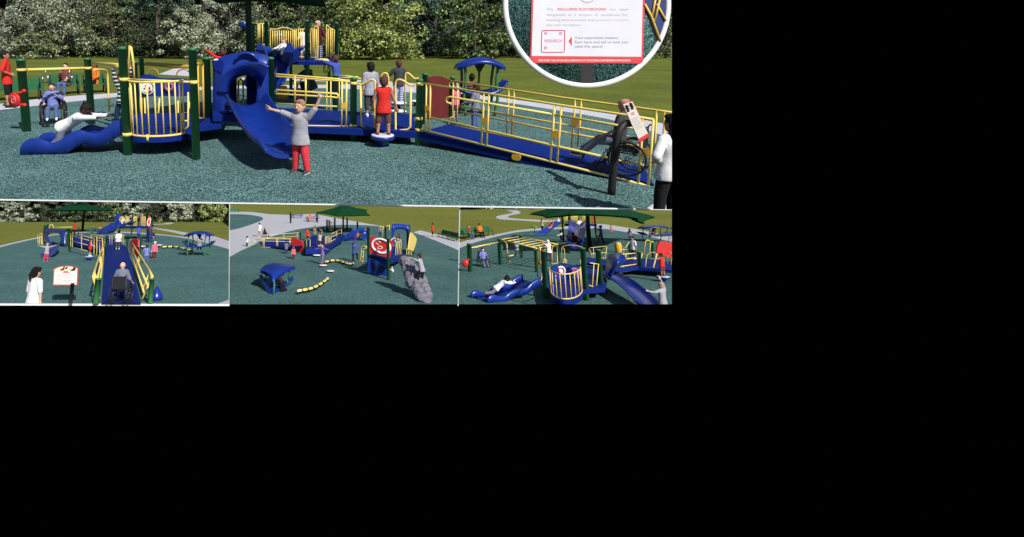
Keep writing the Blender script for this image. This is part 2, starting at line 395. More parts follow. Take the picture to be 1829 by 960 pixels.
    if not barefoot:
        for an, heel, toe, sh in feet:
            sm_ = MB(); sm_.cap(heel, toe, .030*S, .026*S); sm_.cap(an, heel.lerp(toe,.25), .028*S, .028*S)
            T.part('shoe', sm_, C[shoe] if isinstance(shoe, str) else (shoe or C['black']), remesh=(vox, 1))
            if hi:
                so = MB(); so.cap(heel+sh*.020*S, toe+sh*.016*S, .026*S, .022*S); T.part('sole', so, SOLE, remesh=(vox, 1))
    # hair
    if hair:
        h = MB(); H = lambda a, b_, c_: head+HM@V(a*hh, b_*hh, c_*hh)
        if hair in ('cap', 'beanie'):
            h.ell(H(0,-.02,.16), (hh*.45, hh*.50, hh*.40), 14, 9, HM)
            if hair == 'cap': h.cap(H(-.12,.45,.16), H(-.10,.66,.12), hh*.05, hh*.03); h.cap(H(.12,.45,.16), H(.10,.66,.12), hh*.05, hh*.03); h.cap(H(0,.45,.17), H(0,.7,.12), hh*.06, hh*.03)
        elif hair == 'mohawk':
            for j in range(6):
                a = -.3+j*.42; q_ = H(0, math.cos(a)*.42, math.sin(a)*.46+.02); h.ell(q_, (hh*.10, hh*.17, hh*.17), 8, 6, HM)
            h.ell(H(0,-.06,.07), (hh*.42, hh*.45, hh*.46), 12, 8, HM)
        else:
            h.ell(H(0,-.07,.10), (hh*.445, hh*.475, hh*.47), 14, 9, HM)
            h.ell(H(0,-.16,-.05), (hh*.41, hh*.38, hh*.44), 12, 8, HM)
            h.cap(H(-.2,.28,.36), H(.2,.28,.36), hh*.12, hh*.12)
            if hair == 'bun':
                hb = MB(); hb.ell(H(0,-.42,.42), (hh*.17,hh*.17,hh*.15), 10, 7); T.part('hair_bun', hb, HR[hc])
            if hair == 'pony': h.cap(H(0,-.45,.12), H(0,-.62,-.15), hh*.13, hh*.15); h.cap(H(0,-.62,-.15), H(.02,-.55,-.75), hh*.15, hh*.06)
            if hair == 'long':
                for sg in (-1,0,1): h.cap(H(sg*.28,-.18,0), H(sg*.34,-.22,-.68), hh*.2, hh*.16)
            if hair == 'afro': h.ell(H(0,-.1,.16), (hh*.56,hh*.56,hh*.52), 14, 9)
        T.part('cap' if hair in ('cap','beanie') else 'hair', h, HR[hc], remesh=(min(vox, hh*.08), 1))
    return T
def stature(fr, loc, hpx): return fr.m(hpx, Vector(loc))
def stand(fr, px, py, hpx, label, pose='stand', yaw=0.0, z=0.0, **kw):
    p = fr.G(px, py, z); return person(fr, p, fr.m(hpx, p), pose, yaw, label, **kw)
# ------------------------------------------------------------------ objects shared by the scenes
def post(T, fr, px, py, top, wpx=None, r=None, mat=None, name='post', zb=0.0, n=14):
    """green tube post with a domed cap, upright from the ground pixel to picture row top"""
    b = fr.G(px, py, zb); r = r or fr.m(wpx, b)/2; zt = fr.zat(b, top)
    m = MB(); m.lathe([(r, zb-.02), (r, zt-.02), (r*1.06, zt-.02), (r*1.06, zt+.015), (r*.8, zt+.03), (r*.3, zt+.037)], (b.x, b.y, 0), n)
    return T.part(name, m, mat or GRN)
def rails(T, P, polys, r, mat=None, name='guard_rail', n=6, o=0.0, parent=None, label=None):
    m = MB()
    for q in polys: m.tube([P(x, y, o) for x, y in q], r, n)
    return T.part(name, m, mat or YEL, parent, label)
def deck(T, fr, px, z, t=.06, mat=None, name='deck'):
    m = MB(); m.prism([fr.G(x, y, z) for x, y in px], V(0,0,-t)); return T.part(name, m, mat or DBLUE)
def panel(T, P, px, t, mat, name, o=0.0, parent=None, label=None):
    m = MB(); m.prism([P(x, y, o) for x, y in px], P.n*t); return T.part(name, m, mat, parent, label)
def arch(x0, y0, x1, y1, ht, n=8):
    """picture points of a round-topped loop from (x0,y0) up and over to (x1,y1)"""
    out = [(x0, y0)]; t0 = min(y0, y1)-ht
    w = (x1-x0)/2; rr = min(abs(w), abs(ht)*.8)
    for k in range(n+1):
        a = pi - pi*k/n; out.append((x0+w+w*math.cos(a), t0+rr-rr*math.sin(a)))
    return out+[(x1, y1)]
def chute(T, pts, w, name='chute', rim=.15, th=.03, mat=None, wv=None, n=5, lip=False):
    """a slide: U section swept down the centre line pts; w width or list"""
    c = smooth(pts, n); m = len(c); rings = []
    ws = w if isinstance(w, (list, tuple)) else [w, w]
    for i, p in enumerate(c):
        t = (c[min(i+1, m-1)]-c[max(i-1, 0)]).normalized()
        sd = V(t.y, -t.x, 0)
        sd = sd.normalized() if sd.length > 1e-4 else V(1,0,0)
        if wv is not None: sd = Vector(wv).normalized()
        up = sd.cross(t).normalized()
        if up.z < 0: up = -up
        h = (ws[0]+(ws[-1]-ws[0])*i/(m-1))/2
        N = 18; e = 1.0
        if lip: e = min(1, (m-1-i)/max(1, .22*m)*.55+.45)
        pf = [(h*(-1+2*j/N), rim*e*abs(-1+2*j/N)**2.4) for j in range(N+1)]
        sec = [(-h-.045, rim*e*.70), (-h-.045, rim*e*.93), (-h-.022, rim*e*1.05)] + pf + [(h+.022, rim*e*1.05), (h+.045, rim*e*.93), (h+.045, rim*e*.70)] + [(x_*.97, z_-th-.01) for x_, z_ in pf[::-1][1:-1]]
        rings.append([p + sd*a + up*b for a, b in sec])
    mb = MB(); mb.loft(rings, True, True); return T.part(name, mb, mat or BLUE)
def wheelchair(fr, loc, yaw, S, label, z=0):
    T = Thing(fr, 'wheelchair', label, 'wheelchair', loc, None, yaw, True)
    w = .27*S; R = .30*S
    for sg in (-1,1):
        t = MB(); t.tube([V(sg*w, R*math.cos(a)-.05*S, R+R*math.sin(a)) for a in [2*pi*k/28 for k in range(28)]], .020*S, 7, True); wh = T.part('wheel', t, BLK)
        t = MB()
        for k in range(12):
            a = 2*pi*k/12; t.tube([V(sg*w,-.05*S,R), V(sg*w, R*.97*math.cos(a)-.05*S, R+R*.97*math.sin(a))], .004*S, 4)
        t.tube([V(sg*(w+.03*S), R*.88*math.cos(a)-.05*S, R+R*.88*math.sin(a)) for a in [2*pi*k/28 for k in range(28)]], .007*S, 5, True)
        t.cap(V(sg*(w-.03*S),-.05*S,R), V(sg*(w+.03*S),-.05*S,R), .03*S, .03*S, 8)
        T.part('spokes', t, plain('frame_dark',(.09,.09,.10),.4,.1,10,metal=.6), wh)
        t = MB(); t.tube([V(sg*w*.8, .36*S+.085*S*math.cos(a), .09*S+.085*S*math.sin(a)) for a in [2*pi*k/16 for k in range(16)]], .018*S, 6, True)
        t.tube([V(sg*w*.8,.36*S,.09*S), V(sg*w*.8,.30*S,.2*S), V(sg*w*.8,.28*S,.40*S)], .012*S, 6); T.part('caster', t, BLK)
        t = MB(); t.tube(smooth([V(sg*w*.82,.32*S,.42*S), V(sg*w*.82,-.20*S,.42*S), V(sg*w*.82,-.24*S,.85*S), V(sg*w*.82,-.33*S,.88*S)], 3), .013*S, 6)
        t.tube([V(sg*w*.82,-.22*S,.62*S), V(sg*w*.82,.16*S,.62*S), V(sg*w*.82,.22*S,.56*S), V(sg*w*.82,.22*S,.42*S)], .012*S, 6)
        t.tube([V(sg*w*.82,.30*S,.42*S), V(sg*w*.7,.46*S,.10*S)], .012*S, 6); T.part('frame', t, plain('frame_dark',(.09,.09,.10),.4,.1,10,metal=.6))
        t = MB(); t.box((sg*.11*S,.5*S,.09*S), (.16*S,.16*S,.02*S)); T.part('footrest', t, BLK)
    t = MB(); t.box((0,.05*S,.44*S), (w*1.6,.44*S,.05*S)); T.part('seat', t, BLK)
    t = MB(); t.box((0,-.225*S,.65*S), (w*1.6,.03*S,.40*S)); T.part('backrest', t, BLK)
    return T
def bench(fr, A, B, label, group, hs=1.0):
    """park bench between two ground points, facing the viewer"""
    d = (B-A); L = d.length; yaw = math.atan2(d.y, d.x)
    T = Thing(fr, 'park_bench', label, 'bench', A+d/2, group, yaw, True)
    T.root.matrix_world = T.root.matrix_world @ Matrix.Diagonal((1,hs,hs,1)); T.W = T.root.matrix_world.copy()
    s = MB()
    for j in range(5): s.box((0, -.20+j*.10, .44+.004*j*j*.3), (L*.97, .085, .035))
    T.part('seat', s, BGRN)
    s = MB()
    for j in range(5): s.box((0, .28+j*.025, .52+j*.095), (L*.97, .03, .098))
    T.part('backrest', s, BGRN)
    for x in (-L*.40, L*.40):
        s = MB(); s.tube([V(x,-.26,0), V(x,-.18,.42), V(x,.24,.42), V(x,.40,.95)], .03, 6); s.tube([V(x,.26,.42), V(x,.34,0)], .03, 6); T.part('leg', s, BLK)
        s = MB(); s.tube(smooth([V(x,-.20,.43), V(x,-.22,.64), V(x,-.05,.67), V(x,.30,.66)], 3), .022, 6); T.part('armrest', s, BLK)
    return T
def tree(fr, loc, R, Hc, n, leaf, mat, label, trunk_h=2.0, base=.3, group=None, name='tree', lean=0, bark=None, flat=1.0, seed=0, skirt=.28):
    """trunk, limbs and a crown of leaf-sized faces in clumps; R radii (x,y,z), Hc crown centre height"""
    rg = np.random.default_rng(seed+int(abs(loc.x)*97+abs(loc.y)*31))
    T = Thing(fr, name, label, 'tree', loc, group, 0, True)
    bk = bark or plain('bark', (.07,.055,.045), .9, .3, 8, bump=.8)
    m = MB(); rt = R[0]*.045
    m.tube([V(0,0,-.1), V(lean*.3,0,Hc*.5), V(lean,.0,Hc+R[2]*.5)], [rt*1.4, rt, rt*.3], 9)
    for k in range(7):
        a = rg.random()*2*pi; z = Hc*(.35+.1*k); e = V(math.cos(a)*R[0]*.75, math.sin(a)*R[1]*.75, z+R[2]*.45)
        m.tube(smooth([V(0,0,z*.8), V(e.x*.4, e.y*.4, z), e], 3), [rt*.5*(1-q/7)+.01 for q in range(7)], 6)
    T.part('trunk', m, bk)
    nc = max(14, n//130)
    d = rg.normal(size=(nc,3)); d /= np.linalg.norm(d, axis=1)[:,None]
    rad = rg.random(nc)**.45
    wob = 1+.22*np.sin(d[:,0]*5+seed)*np.cos(d[:,2]*6+seed*2)
    cen = d*rad[:,None]*wob[:,None]*np.array(R)+np.array([lean*.5,0,Hc])
    sk = rg.random(nc) < skirt
    cen[:,2] = np.where(sk, base+rg.random(nc)*Hc*.8, cen[:,2]); cen[:,:2] *= np.where(sk, 1/np.maximum(.35, np.linalg.norm(d[:,:2],axis=1)), 1)[:,None]**.6
    cs = (.10+.20*rg.random(nc))*min(R[0],R[2])
    idx = rg.integers(0, nc, n)
    off = rg.normal(size=(n,3)); off /= np.linalg.norm(off, axis=1)[:,None]; off *= (rg.random(n)**.5)[:,None]
    p = cen[idx]+off*cs[idx][:,None]*np.array([1.25,1.25,.8]); keep = p[:,2] > base; p = p[keep]; idx = idx[keep]; off = off[keep]; n = len(p)
    nr = off*1.3+rg.normal(size=(n,3))*.45+np.array([0,-.1,.45]); nr /= np.linalg.norm(nr, axis=1)[:,None]
    a = np.cross(nr, rg.normal(size=(n,3))); a /= np.linalg.norm(a, axis=1)[:,None]; b = np.cross(nr, a)
    s = (leaf*(.6+.8*rg.random(n)))[:,None]
    vs = np.empty((n*4,3)); vs[0::4] = p-a*s*.5; vs[1::4] = p+b*s*.32; vs[2::4] = p+a*s*.5; vs[3::4] = p-b*s*.32
    me = bpy.data.meshes.new('crown'); me.vertices.add(n*4); me.vertices.foreach_set('co', vs.ravel())
    me.loops.add(n*4); me.loops.foreach_set('vertex_index', np.arange(n*4, dtype=np.int32)); me.polygons.add(n)
    me.polygons.foreach_set('loop_start', np.arange(0, n*4, 4, dtype=np.int32)); me.update(calc_edges=True); me.materials.append(mat)
    o = bpy.data.objects.new('crown', me); COL.objects.link(o); o.parent = T.root; T.parts.append(o)
    return T
def spinner(fr, loc, r, h, label, cat='spinner', group=None, tilt=0):
    T = Thing(fr, 'spinner', label, cat, loc, group, 0, True)
    m = MB(); m.lathe([(r*.30,0),(r*.34,h*.15),(r*.5,h*.5),(r*.92,h*.62),(r,h*.75),(r*1.0,h*.86),(r*.95,h*.93)], (0,0,0), 28); T.part('bowl', m, BLUE)
    m = MB(); m.lathe([(r*.93,h*.90),(r*.92,h*1.0),(r*.8,h*1.03),(r*.2,h*1.03)], (0,0,0), 28); T.part('standing_pad', m, plain('pad_grey',(.55,.55,.60),.7,.08,12))
    return T
def pod(fr, loc, r, h, label, group):
    T = Thing(fr, 'stepping_pod', label, 'stepping pod', loc, group, 0, True)
    m = MB(); m.lathe([(r*.25,0),(r*.25,h*.55),(r*.9,h*.62),(r,h*.8)], (0,0,0), 20); T.part('stem', m, BLUE)
    m = MB(); m.lathe([(r,h*.8),(r*1.02,h*.95),(r*.92,h),(r*.3,h*1.02)], (0,0,0), 20); T.part('top_plate', m, WHT)
    return T
def snake(fr, px, z, r, label):
    """low wobbly balance walk: yellow treads with black ends on a dark beam"""
    pts = smooth([fr.G(x, y, z) for x, y in px], 4)
    T = Thing(fr, 'balance_walk', label, 'balance beam', V(pts[0].x, pts[0].y, 0))
    m = MB(); m.tube([p-V(0,0,r*.2) for p in pts], r*.85, 8); T.part('beam', m, BLK)
    n = len(pts)
    for k in range(0, n-2, 3):
        a, b = pts[k], pts[k+2]; m = MB(); m.cap(a.lerp(b,.12)+V(0,0,r*.3), a.lerp(b,.80)+V(0,0,r*.3), r, r, 8); T.part('tread', m, YEL)
    for k in (0, n//2, n-1):
        m = MB(); m.tube([V(pts[k].x,pts[k].y,0), pts[k]], r*.5, 7); T.part('leg', m, BLK)
    return T
def glider(fr, loc, W, Dp, H, yaw, label, tip=0.0):
    """roofed glider: rounded boat-shaped roof on four bent posts over a blue bench tray"""
    T = Thing(fr, 'roofed_glider', label, 'play shelter', loc, None, yaw, True)
    rings = []
    for i in range(13):
        t = -1+i/6; x = t*W*.56; z = H*(1-.13*t*t); d = Dp*(.30+.25*(1-t*t)**.5 if abs(t) < 1 else .30); th = .055*H
        rings.append([V(x,-d,z-.05*H), V(x,-d*.9,z-.0*H), V(x,-d*.4,z+.035*H), V(x,0,z+.05*H), V(x,d*.4,z+.035*H), V(x,d*.9,z), V(x,d,z-.05*H), V(x,d*.85,z-.05*H-th*.3), V(x,0,z-th*.4), V(x,-d*.85,z-.05*H-th*.3)])
    m = MB(); m.loft(rings); ro = T.part('roof', m, BLUE)
    m = MB(); m.add([V(-.16*W,-.02,H*.96), V(.16*W,-.02,H*.96), V(.03*W,-.02,H*.78), V(-.03*W,-.02,H*.78), V(-.16*W,.02,H*.96), V(.16*W,.02,H*.96), V(.03*W,.02,H*.78), V(-.03*W,.02,H*.78)],
        [(0,1,2,3),(7,6,5,4),(0,4,5,1),(1,5,6,2),(2,6,7,3),(3,7,4,0)], False); T.part('roof_bracket', m, BLK)
    m = MB(); m.tube([V(0,0,0.3*H), V(0,0,H*.85)], .035*H*.6, 8); T.part('centre_pole', m, GRN)
    for sx in (-1,1):
        for sy in (-1,1):
            m = MB(); m.tube(smooth([V(sx*W*.34, sy*Dp*.3, 0), V(sx*W*.40, sy*Dp*.3, H*.35), V(sx*W*.36, sy*Dp*.28, H*.6), V(sx*W*.39, sy*Dp*.25, H*.90)], 4), .026*H, 9); T.part('leg', m, GRN)
        rings = []
        for i in range(9):
            t = i/8; x = sx*W*(.06+.58*t); z = H*(.36+.22*t*t*t); d = Dp*.42*(1-.35*t*t)
            rings.append([V(x,-d,z+.03*H), V(x,-d*.9,z), V(x,d*.9,z), V(x,d,z+.03*H), V(x,d,z+.07*H), V(x,d*.85,z+.05*H), V(x,-d*.85,z+.05*H), V(x,-d,z+.07*H)])
        m = MB(); m.loft(rings); T.part('seat_tray', m, BLUE)
    return T
def text(s, size, mat, name='lettering', align='LEFT', extr=0.0006, sx=1.0, bold=False):
    cu = bpy.data.curves.new(name, 'FONT'); cu.body = s; cu.size = size; cu.extrude = extr; cu.align_x = align; cu.fill_mode = 'BOTH'
    if bold: cu.offset = size*.018
    o = bpy.data.objects.new(name, cu); COL.objects.link(o)
    dg = bpy.context.evaluated_depsgraph_get(); me = bpy.data.meshes.new_from_object(o.evaluated_get(dg)); bpy.data.objects.remove(o)
    me.materials.clear(); me.materials.append(mat)
    return bpy.data.objects.new(name, me)
# ================================================================== the large playground
M = Frame(YH, CAMH, 1.0, '')
G = M.G
RUB = speckle('rubber_granules', [(.012,.031,.036),(.029,.075,.079),(.053,.127,.127),(.088,.185,.179),(.19,.325,.31)], 72, .85, .2)
GRASS = speckle('mown_grass', [(.074,.094,.011),(.094,.116,.014),(.114,.138,.018),(.134,.158,.024)], 26, .9, .22, .3)
PATH = plain('pale_concrete', (.50,.50,.55), .8, .08, 3, bump=.2)
def ground(name, pts, z, mat, frame=M, kind='structure'):
    m = MB(); m.sheet([V(p.x, p.y, z) for p in pts]); return solid(frame, name, m, mat, kind=kind)
E0, E1 = G(-90,356), G(1290,375.3)
ground('lawn', [E0, E1, G(2600,150), V(120,66,0), V(-90,66,0), V(-60,8,0)], 0, GRASS)
pad = smooth([G(x,y) for x,y in [(-160,222),(-60,206),(0,197),(60,190),(120,183),(215,173),(300,165),(400,159.5),(500,157.5),(600,158.5),(690,163),(780,169),(877,180),(960,192),(1085,213),(1165,236),(1230,262),(1290,300)]], 3)
ground('rubber_surface', pad+[E1, E0, V(-9,7,0)], .004, RUB)
pin = smooth([G(x,y) for x,y in [(-160,216),(-60,195),(0,186),(100,174),(215,166),(300,159),(400,154),(500,152.5),(600,151.5),(690,148),(760,151),(877,172),(960,184),(1085,203),(1230,230),(1290,246)]], 3)
m = MB(); pr = smooth([G(x,y) for x,y in [(-160,223),(-60,207),(0,198),(60,191),(120,184),(215,174),(300,166),(400,160.5),(500,158.5),(600,159.5),(690,164),(780,170),(877,181),(960,193),(1085,214),(1165,237),(1230,263),(1290,301)]], 3)
m.sheet([V(p.x,p.y,.002) for p in pin+pr[::-1]]); solid(M, 'concrete_path', m, PATH, kind='structure')
m = MB(); m.sheet([V(p.x,p.y,.0025) for p in [G(283,133),G(310,123),G(338,121.5),G(350,128),G(345,137)]])
m.sheet([V(p.x,p.y,.0025) for p in [G(430,139),G(600,141.5),G(700,146),G(700,149),G(600,146),G(430,143)]]); solid(M, 'footpath', m, PATH, kind='structure')
m = MB(); m.sheet([V(p.x,p.y,.009) for p in [G(1150,378),G(1172,362),G(1230,345),G(1260,380)]]); solid(M, 'paving', m, PATH, kind='structure')

# ---- trees at the far edge of the lawn
LM = dict(pale=leafmat('leaf_pale',(.06,.08,.05),(.23,.27,.18),(.54,.58,.45)), mid=leafmat('leaf_mid',(.03,.05,.022),(.11,.15,.06),(.36,.41,.18)),
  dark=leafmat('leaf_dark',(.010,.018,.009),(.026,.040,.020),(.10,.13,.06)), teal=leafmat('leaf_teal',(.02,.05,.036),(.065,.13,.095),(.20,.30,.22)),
  cream=leafmat('leaf_cream',(.10,.12,.06),(.32,.35,.23),(.58,.61,.46)), lime=leafmat('leaf_lime',(.05,.075,.015),(.21,.26,.06),(.50,.55,.20)), fresh=leafmat('leaf_fresh',(.018,.034,.016),(.06,.10,.028),(.32,.42,.13)))
def mt(px, d, w, kind, label, n=5000, Hc=3.6, hz=4.8, seed=0, leaf=.30):
    x = (px-PX)/F*d
    rx = w/2/F*d
    tree(M, V(x, d, 0), (rx, rx*.7, hz), Hc, int(n*1.9), leaf*.74, LM[kind], label, seed=seed, group=None, base=.15)
mt(25, 58, 190, 'pale', 'pale grey-green broad tree at the far left edge of the lawn', 7000, 4.2, 5.6, 1)
mt(120, 60, 150, 'pale', 'loose grey-green tree second from the left, behind the benches', 5500, 4.6, 5.4, 2)
mt(70, 54, 110, 'mid', 'low green shrub below the pale trees behind the man in red', 2500, 1.6, 2.0, 3)
mt(205, 60, 170, 'mid', 'dull green tree left of the dark thicket behind the green posts', 5000, 5.2, 5.0, 4)
mt(285, 57, 170, 'dark', 'very dark tree behind the yellow arch ladder', 5000, 3.0, 4.2, 5)
mt(290, 61, 150, 'teal', 'blue-green tree rising over the very dark tree', 4500, 7.0, 3.5, 6)
mt(345, 55, 110, 'cream', 'cream-leaved shrub behind the raised red arm', 4500, 2.4, 3.4, 7, .3)
mt(415, 60, 130, 'pale', 'pale green tree just left of the dark canopy pole', 4500, 5.0, 5.0, 8)
mt(505, 59, 130, 'mid', 'olive tree behind the yellow rails of the play tower', 4500, 4.2, 5.0, 9)
mt(575, 57, 120, 'fresh', 'dark-green tree at the right side of the play tower', 4500, 4.6, 5.0, 10)
mt(672, 53, 170, 'lime', 'bright yellow-green leafy tree right of the play tower', 9000, 3.3, 4.6, 11, .34)
mt(775, 63, 130, 'teal', 'bluish dark tree in the gap right of the bright yellow-green tree', 4500, 5.0, 5.0, 12)
mt(760, 62, 150, 'dark', 'dark low bush in the gap beneath the bluish tree', 3500, 1.8, 2.4, 13)
mt(845, 55, 150, 'fresh', 'dark tree with bright drooping sprays above the blue glider roof', 6000, 3.6, 5.0, 14, .34)
mt(925, 58, 110, 'dark', 'dark tree half hidden by the round picture disc', 4000, 4.0, 5.0, 15)
mt(1010, 60, 140, 'mid', 'green tree behind the round picture disc', 2500, 4.0, 5.0, 16)
mt(1185, 56, 100, 'mid', 'green tree at the right edge beyond the round disc', 4500, 3.6, 4.8, 17)
mt(1120, 60, 120, 'mid', 'tree whose foot shows right of the round disc', 2500, 3.6, 4.8, 18)
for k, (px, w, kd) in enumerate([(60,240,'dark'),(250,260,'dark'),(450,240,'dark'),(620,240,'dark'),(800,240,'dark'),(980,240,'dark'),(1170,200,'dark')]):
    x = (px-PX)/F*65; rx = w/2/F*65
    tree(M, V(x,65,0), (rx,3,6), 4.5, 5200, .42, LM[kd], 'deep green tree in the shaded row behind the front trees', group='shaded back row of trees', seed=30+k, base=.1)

# ---- beam with the red disc (far left)
T = Thing(M, 'exercise_frame', 'green posts joined by a yellow beam with hanging grips and a red spinning disc', 'play frame', G(48,235))
post(T, M, 48, 235, 108, 14.5); post(T, M, 164, 222, 106, 12)
Pb = M.plane(G(48,235), G(164,222))
rails(T, Pb, [[(49,125),(158,122)]], .032, name='beam', n=9)
for x in (81, 124):
    mm = MB(); a, c = Pb(x,124), Pb(x,148); mm.tube([a, a.lerp(c,.55)], .012, 6); mm.tube([a.lerp(c,.55)+V(-.06,0,0), c+V(-.06,0,0), c+V(.06,0,0), a.lerp(c,.55)+V(.06,0,0), a.lerp(c,.55)+V(-.06,0,0)], .014, 6); T.part('grip', mm, STEEL)
c = M.D(26,179, G(48,235).y-.05); Rm = Matrix.Rotation(pi/2, 3, 'X')@Matrix.Rotation(-.35,3,'Y')
mm = MB(); rd = M.m(13.5, c); mm.lathe([(rd*.3,-.03),(rd*.95,-.03),(rd,0),(rd*.95,.03),(rd*.3,.035)], c, 26, Rm); dsc = T.part('spinning_disc', mm, RED)
mm = MB(); mm.tube(smooth([c+Rm@V(rd*(.12+.04*k)*math.cos(k*.7), rd*(.12+.04*k)*math.sin(k*.7), .038) for k in range(14)], 3), .006, 5); T.part('swirl', mm, plain('pink_swirl',(.75,.35,.33),.5,.05), dsc)
for (x,y,x2,y2) in ((26,170,43,163),(30,186,44,188)):
    mm = MB(); mm.tube([M.D(x,y,c.y), M.D(x2,y2,c.y-.05)], .028, 7); mm.ell(M.D(x2,y2,c.y-.05), (.045,.045,.045)); T.part('handle', mm, RED)
# ---- overhead bars behind it
T = Thing(M, 'overhead_ladder', 'yellow overhead ladder running from a green post to the bay platform', 'climber', G(190,205))
Po = M.plane(G(164,221), G(224,240))
rails(T, Po, [[(165,113),(208,116),(221,118)]], .036, name='side_rail'); rails(T, Po, [[(205,121),(221,119)]], .06, name='end_clamp')
rails(T, M.plane(G(164,221), G(205,205)), [smooth([V(170,125,0),V(184,125,0),V(190,128,0),V(192,140,0),V(195,200,0)],3) and [(p.x,p.y) for p in smooth([V(168,125,0),V(184,125,0),V(190,128,0),V(192.5,140,0),V(195,200,0)],3)], [(195,190),(202,189)]], .026, name='end_support')
mm = MB(); mm.tube([M.D(243,113,13.5), M.D(340,120,12.2)], .05, 8); T.part('far_rail', mm, plain('yellow_rail_shaded',(.42,.25,.05),.5,.1))  # yellow beam, browned to carry the shade it stands in
# ---- benches and sitters
gp = 'green benches along the path'
bench(M, G(-14,181), G(81,177), 'green park bench at the left edge behind the man in red', gp, .76)
bench(M, G(86,170), G(146,167), 'green park bench under the woman in rust stripes', gp, .76)
bench(M, G(149,167.5), G(192,165), 'green park bench under the person in orange', gp, .76)
ms = dict(turn=0)
person(M, G(17,193), M.m(100, G(17,193)), 'hips', -1.2, 'man in red t-shirt and black shorts standing at the left edge, hands on hips', 'red', .9, 'black', 1.0, 'black', 'tan', 'short', 'black', False, hi=1, face=True)
person(M, G(119,169), 1.46, 'sit', pi, 'woman with a bun sitting on a bench in a rust-striped top and jeans', 'bo', 2.0, 'jean', 2.0, 'black', 'pale', 'bun', 'brown', False, pz=.42, hi=1, face=True, mod=dict(aR=((.2,.3,-1),(-.5,.6,.9))))
person(M, G(170,166), 1.48, 'sit', pi-.3, 'person in an orange jumper and black trousers on a bench behind the post', 'orange', 2.0, 'black', 2.0, 'black', 'brown', 'long', 'black', False, pz=.42, hi=1)
# ---- wheelchair boy
wl = G(97,222)
wheelchair(M, wl, pi+.40, .90, 'black wheelchair carrying the boy in the blue jumper')
person(M, wl, 1.06, 'wheel', pi+.40, 'smiling boy in a blue jumper and jeans sitting in a wheelchair', 'lblue', 2.0, 'jean', 2.0, 'white', 'pale', 'short', 'brown', True, pz=.43, hi=1, face=True, mod=dict(aL=((-.5,.4,-.8),(.7,.5,.6)), aR=((.4,.1,-1),(-.1,.9,-.3))))
# ---- wave slide + crawling girl
T = Thing(M, 'wave_slide', 'low blue wave slide with rippling sides, under the crawling girl', 'slide', G(36,278))
Pw = M.plane(G(36,278), G(224,274))
top = [(35,268),(38,259),(47,251),(60,248),(75,251),(92,256),(108,250),(124,238),(140,233),(156,237),(172,238),(188,229),(202,218),(216,214),(226,215)]
bot = [(226,240),(214,243),(198,252),(180,261),(165,262),(152,258),(140,261),(124,272),(110,277),(80,276),(60,277),(36,278)]
t3 = [(p.x,p.y) for p in smooth([V(x,y,0) for x,y in top],4)]; b3 = [(p.x,p.y) for p in smooth([V(x,y,0) for x,y in bot],4)]
def ripple_wall(o, name):
    mm = MB(); up = [Pw(x,y) for x,y in t3]
    n_ = len(up); lo = []
    bb = [Pw(x,y) for x,y in b3[::-1]]
    for k in range(n_):
        x = up[k].x; j = min(range(len(bb)-1), key=lambda q: abs(bb[q].x-x)); lo.append(V(x, up[k].y, min(up[k].z-.03, bb[j].z)))
    nn = Pw.n if Pw.n.y > 0 else -Pw.n
    rg_ = []
    for a, b_ in zip(up, lo):
        rg_.append([b_+nn*o, a+nn*o-V(0,0,.015), a+nn*(o+.012), a+nn*(o+.045), a+nn*(o+.06)-V(0,0,.015), b_+nn*(o+.06)])
    mm.loft(rg_); return T.part(name, mm, BLUE)
ripple_wall(0,'side_wall'); ripple_wall(.58,'side_wall')
nn = Pw.n if Pw.n.y > 0 else -Pw.n
fl = [Pw(x,y)-V(0,0,.13) for x,y in t3]
mm = MB(); mm.loft([[p+nn*.05, p+nn*.6, p+nn*.6-V(0,0,.04), p+nn*.05-V(0,0,.04)] for p in fl]); T.part('chute', mm, BLUE)
q = Pw(103,246)+nn*.32
person(M, V(q.x,q.y,0), 1.25, 'crawl', -pi/2-.12, 'girl in a white jumper with a bun climbing up the wave slide', 'white', 2.0, 'gblue', 2.0, None, 'dark', 'bun', 'black', True, pz=.46, hi=1, face=True, barefoot=True,
  mod=dict(sp=(0,1,.55), hd=(0,.55,.85), aL=((-.2,1,-.05),(0,1,.05)), aR=((.1,1,.05),(-.05,1,.0)), lL=((-.05,-.12,-1),(-.02,-.85,-.4)), lR=((.05,-.30,-1),(.02,-.75,-.5))))
person(M, G(223,224), 1.22, 'hang', -pi/2-.6, 'boy in a striped shirt and jeans hanging from the overhead bars behind a post', 'bw', 2.0, 'djean', 2.0, 'black', 'tan', 'short', 'black', True, pz=.62, hi=1, mod=dict(lL=((-.05,-.1,-1),(0,.2,-1)), lR=((.1,-.45,-.9),(0,-.35,-1))))
# ---- bay platform
T = Thing(M, 'bay_platform', 'low blue deck with a curved yellow barrier between two tall green posts', 'play platform', G(285,270))
post(T, M, 229, 277, 87, 14.5); post(T, M, 351, 285, 89, 14.5)
post(T, M, 246, 226, 112, 10); post(T, M, 258, 212, 105, 8)
zd = .34; a0, a1 = G(236,240,zd), G(331,239,zd); ctr = (a0+a1)/2; hw = (a1-a0)/2; nrm = V(hw.y,-hw.x,0).normalized()
if nrm.y > 0: nrm = -nrm
def bay(t, z, k=1.0): return ctr + hw*k*(-math.cos(t)) + nrm*(.34*k*math.sin(t)) + V(0,0,z)
ts = [pi*k/16 for k in range(17)]
mm = MB(); outl = [bay(t,0,1.04) for t in ts]+[G(352,246,zd),G(352,228,zd),G(395,222,zd),G(392,201,zd),G(245,203,zd)]
mm.prism(outl, V(0,0,-.09)); T.part('deck', mm, DBLUE)
mm = MB(); ztop = M.zat(bay(pi/2,0), 147)-zd
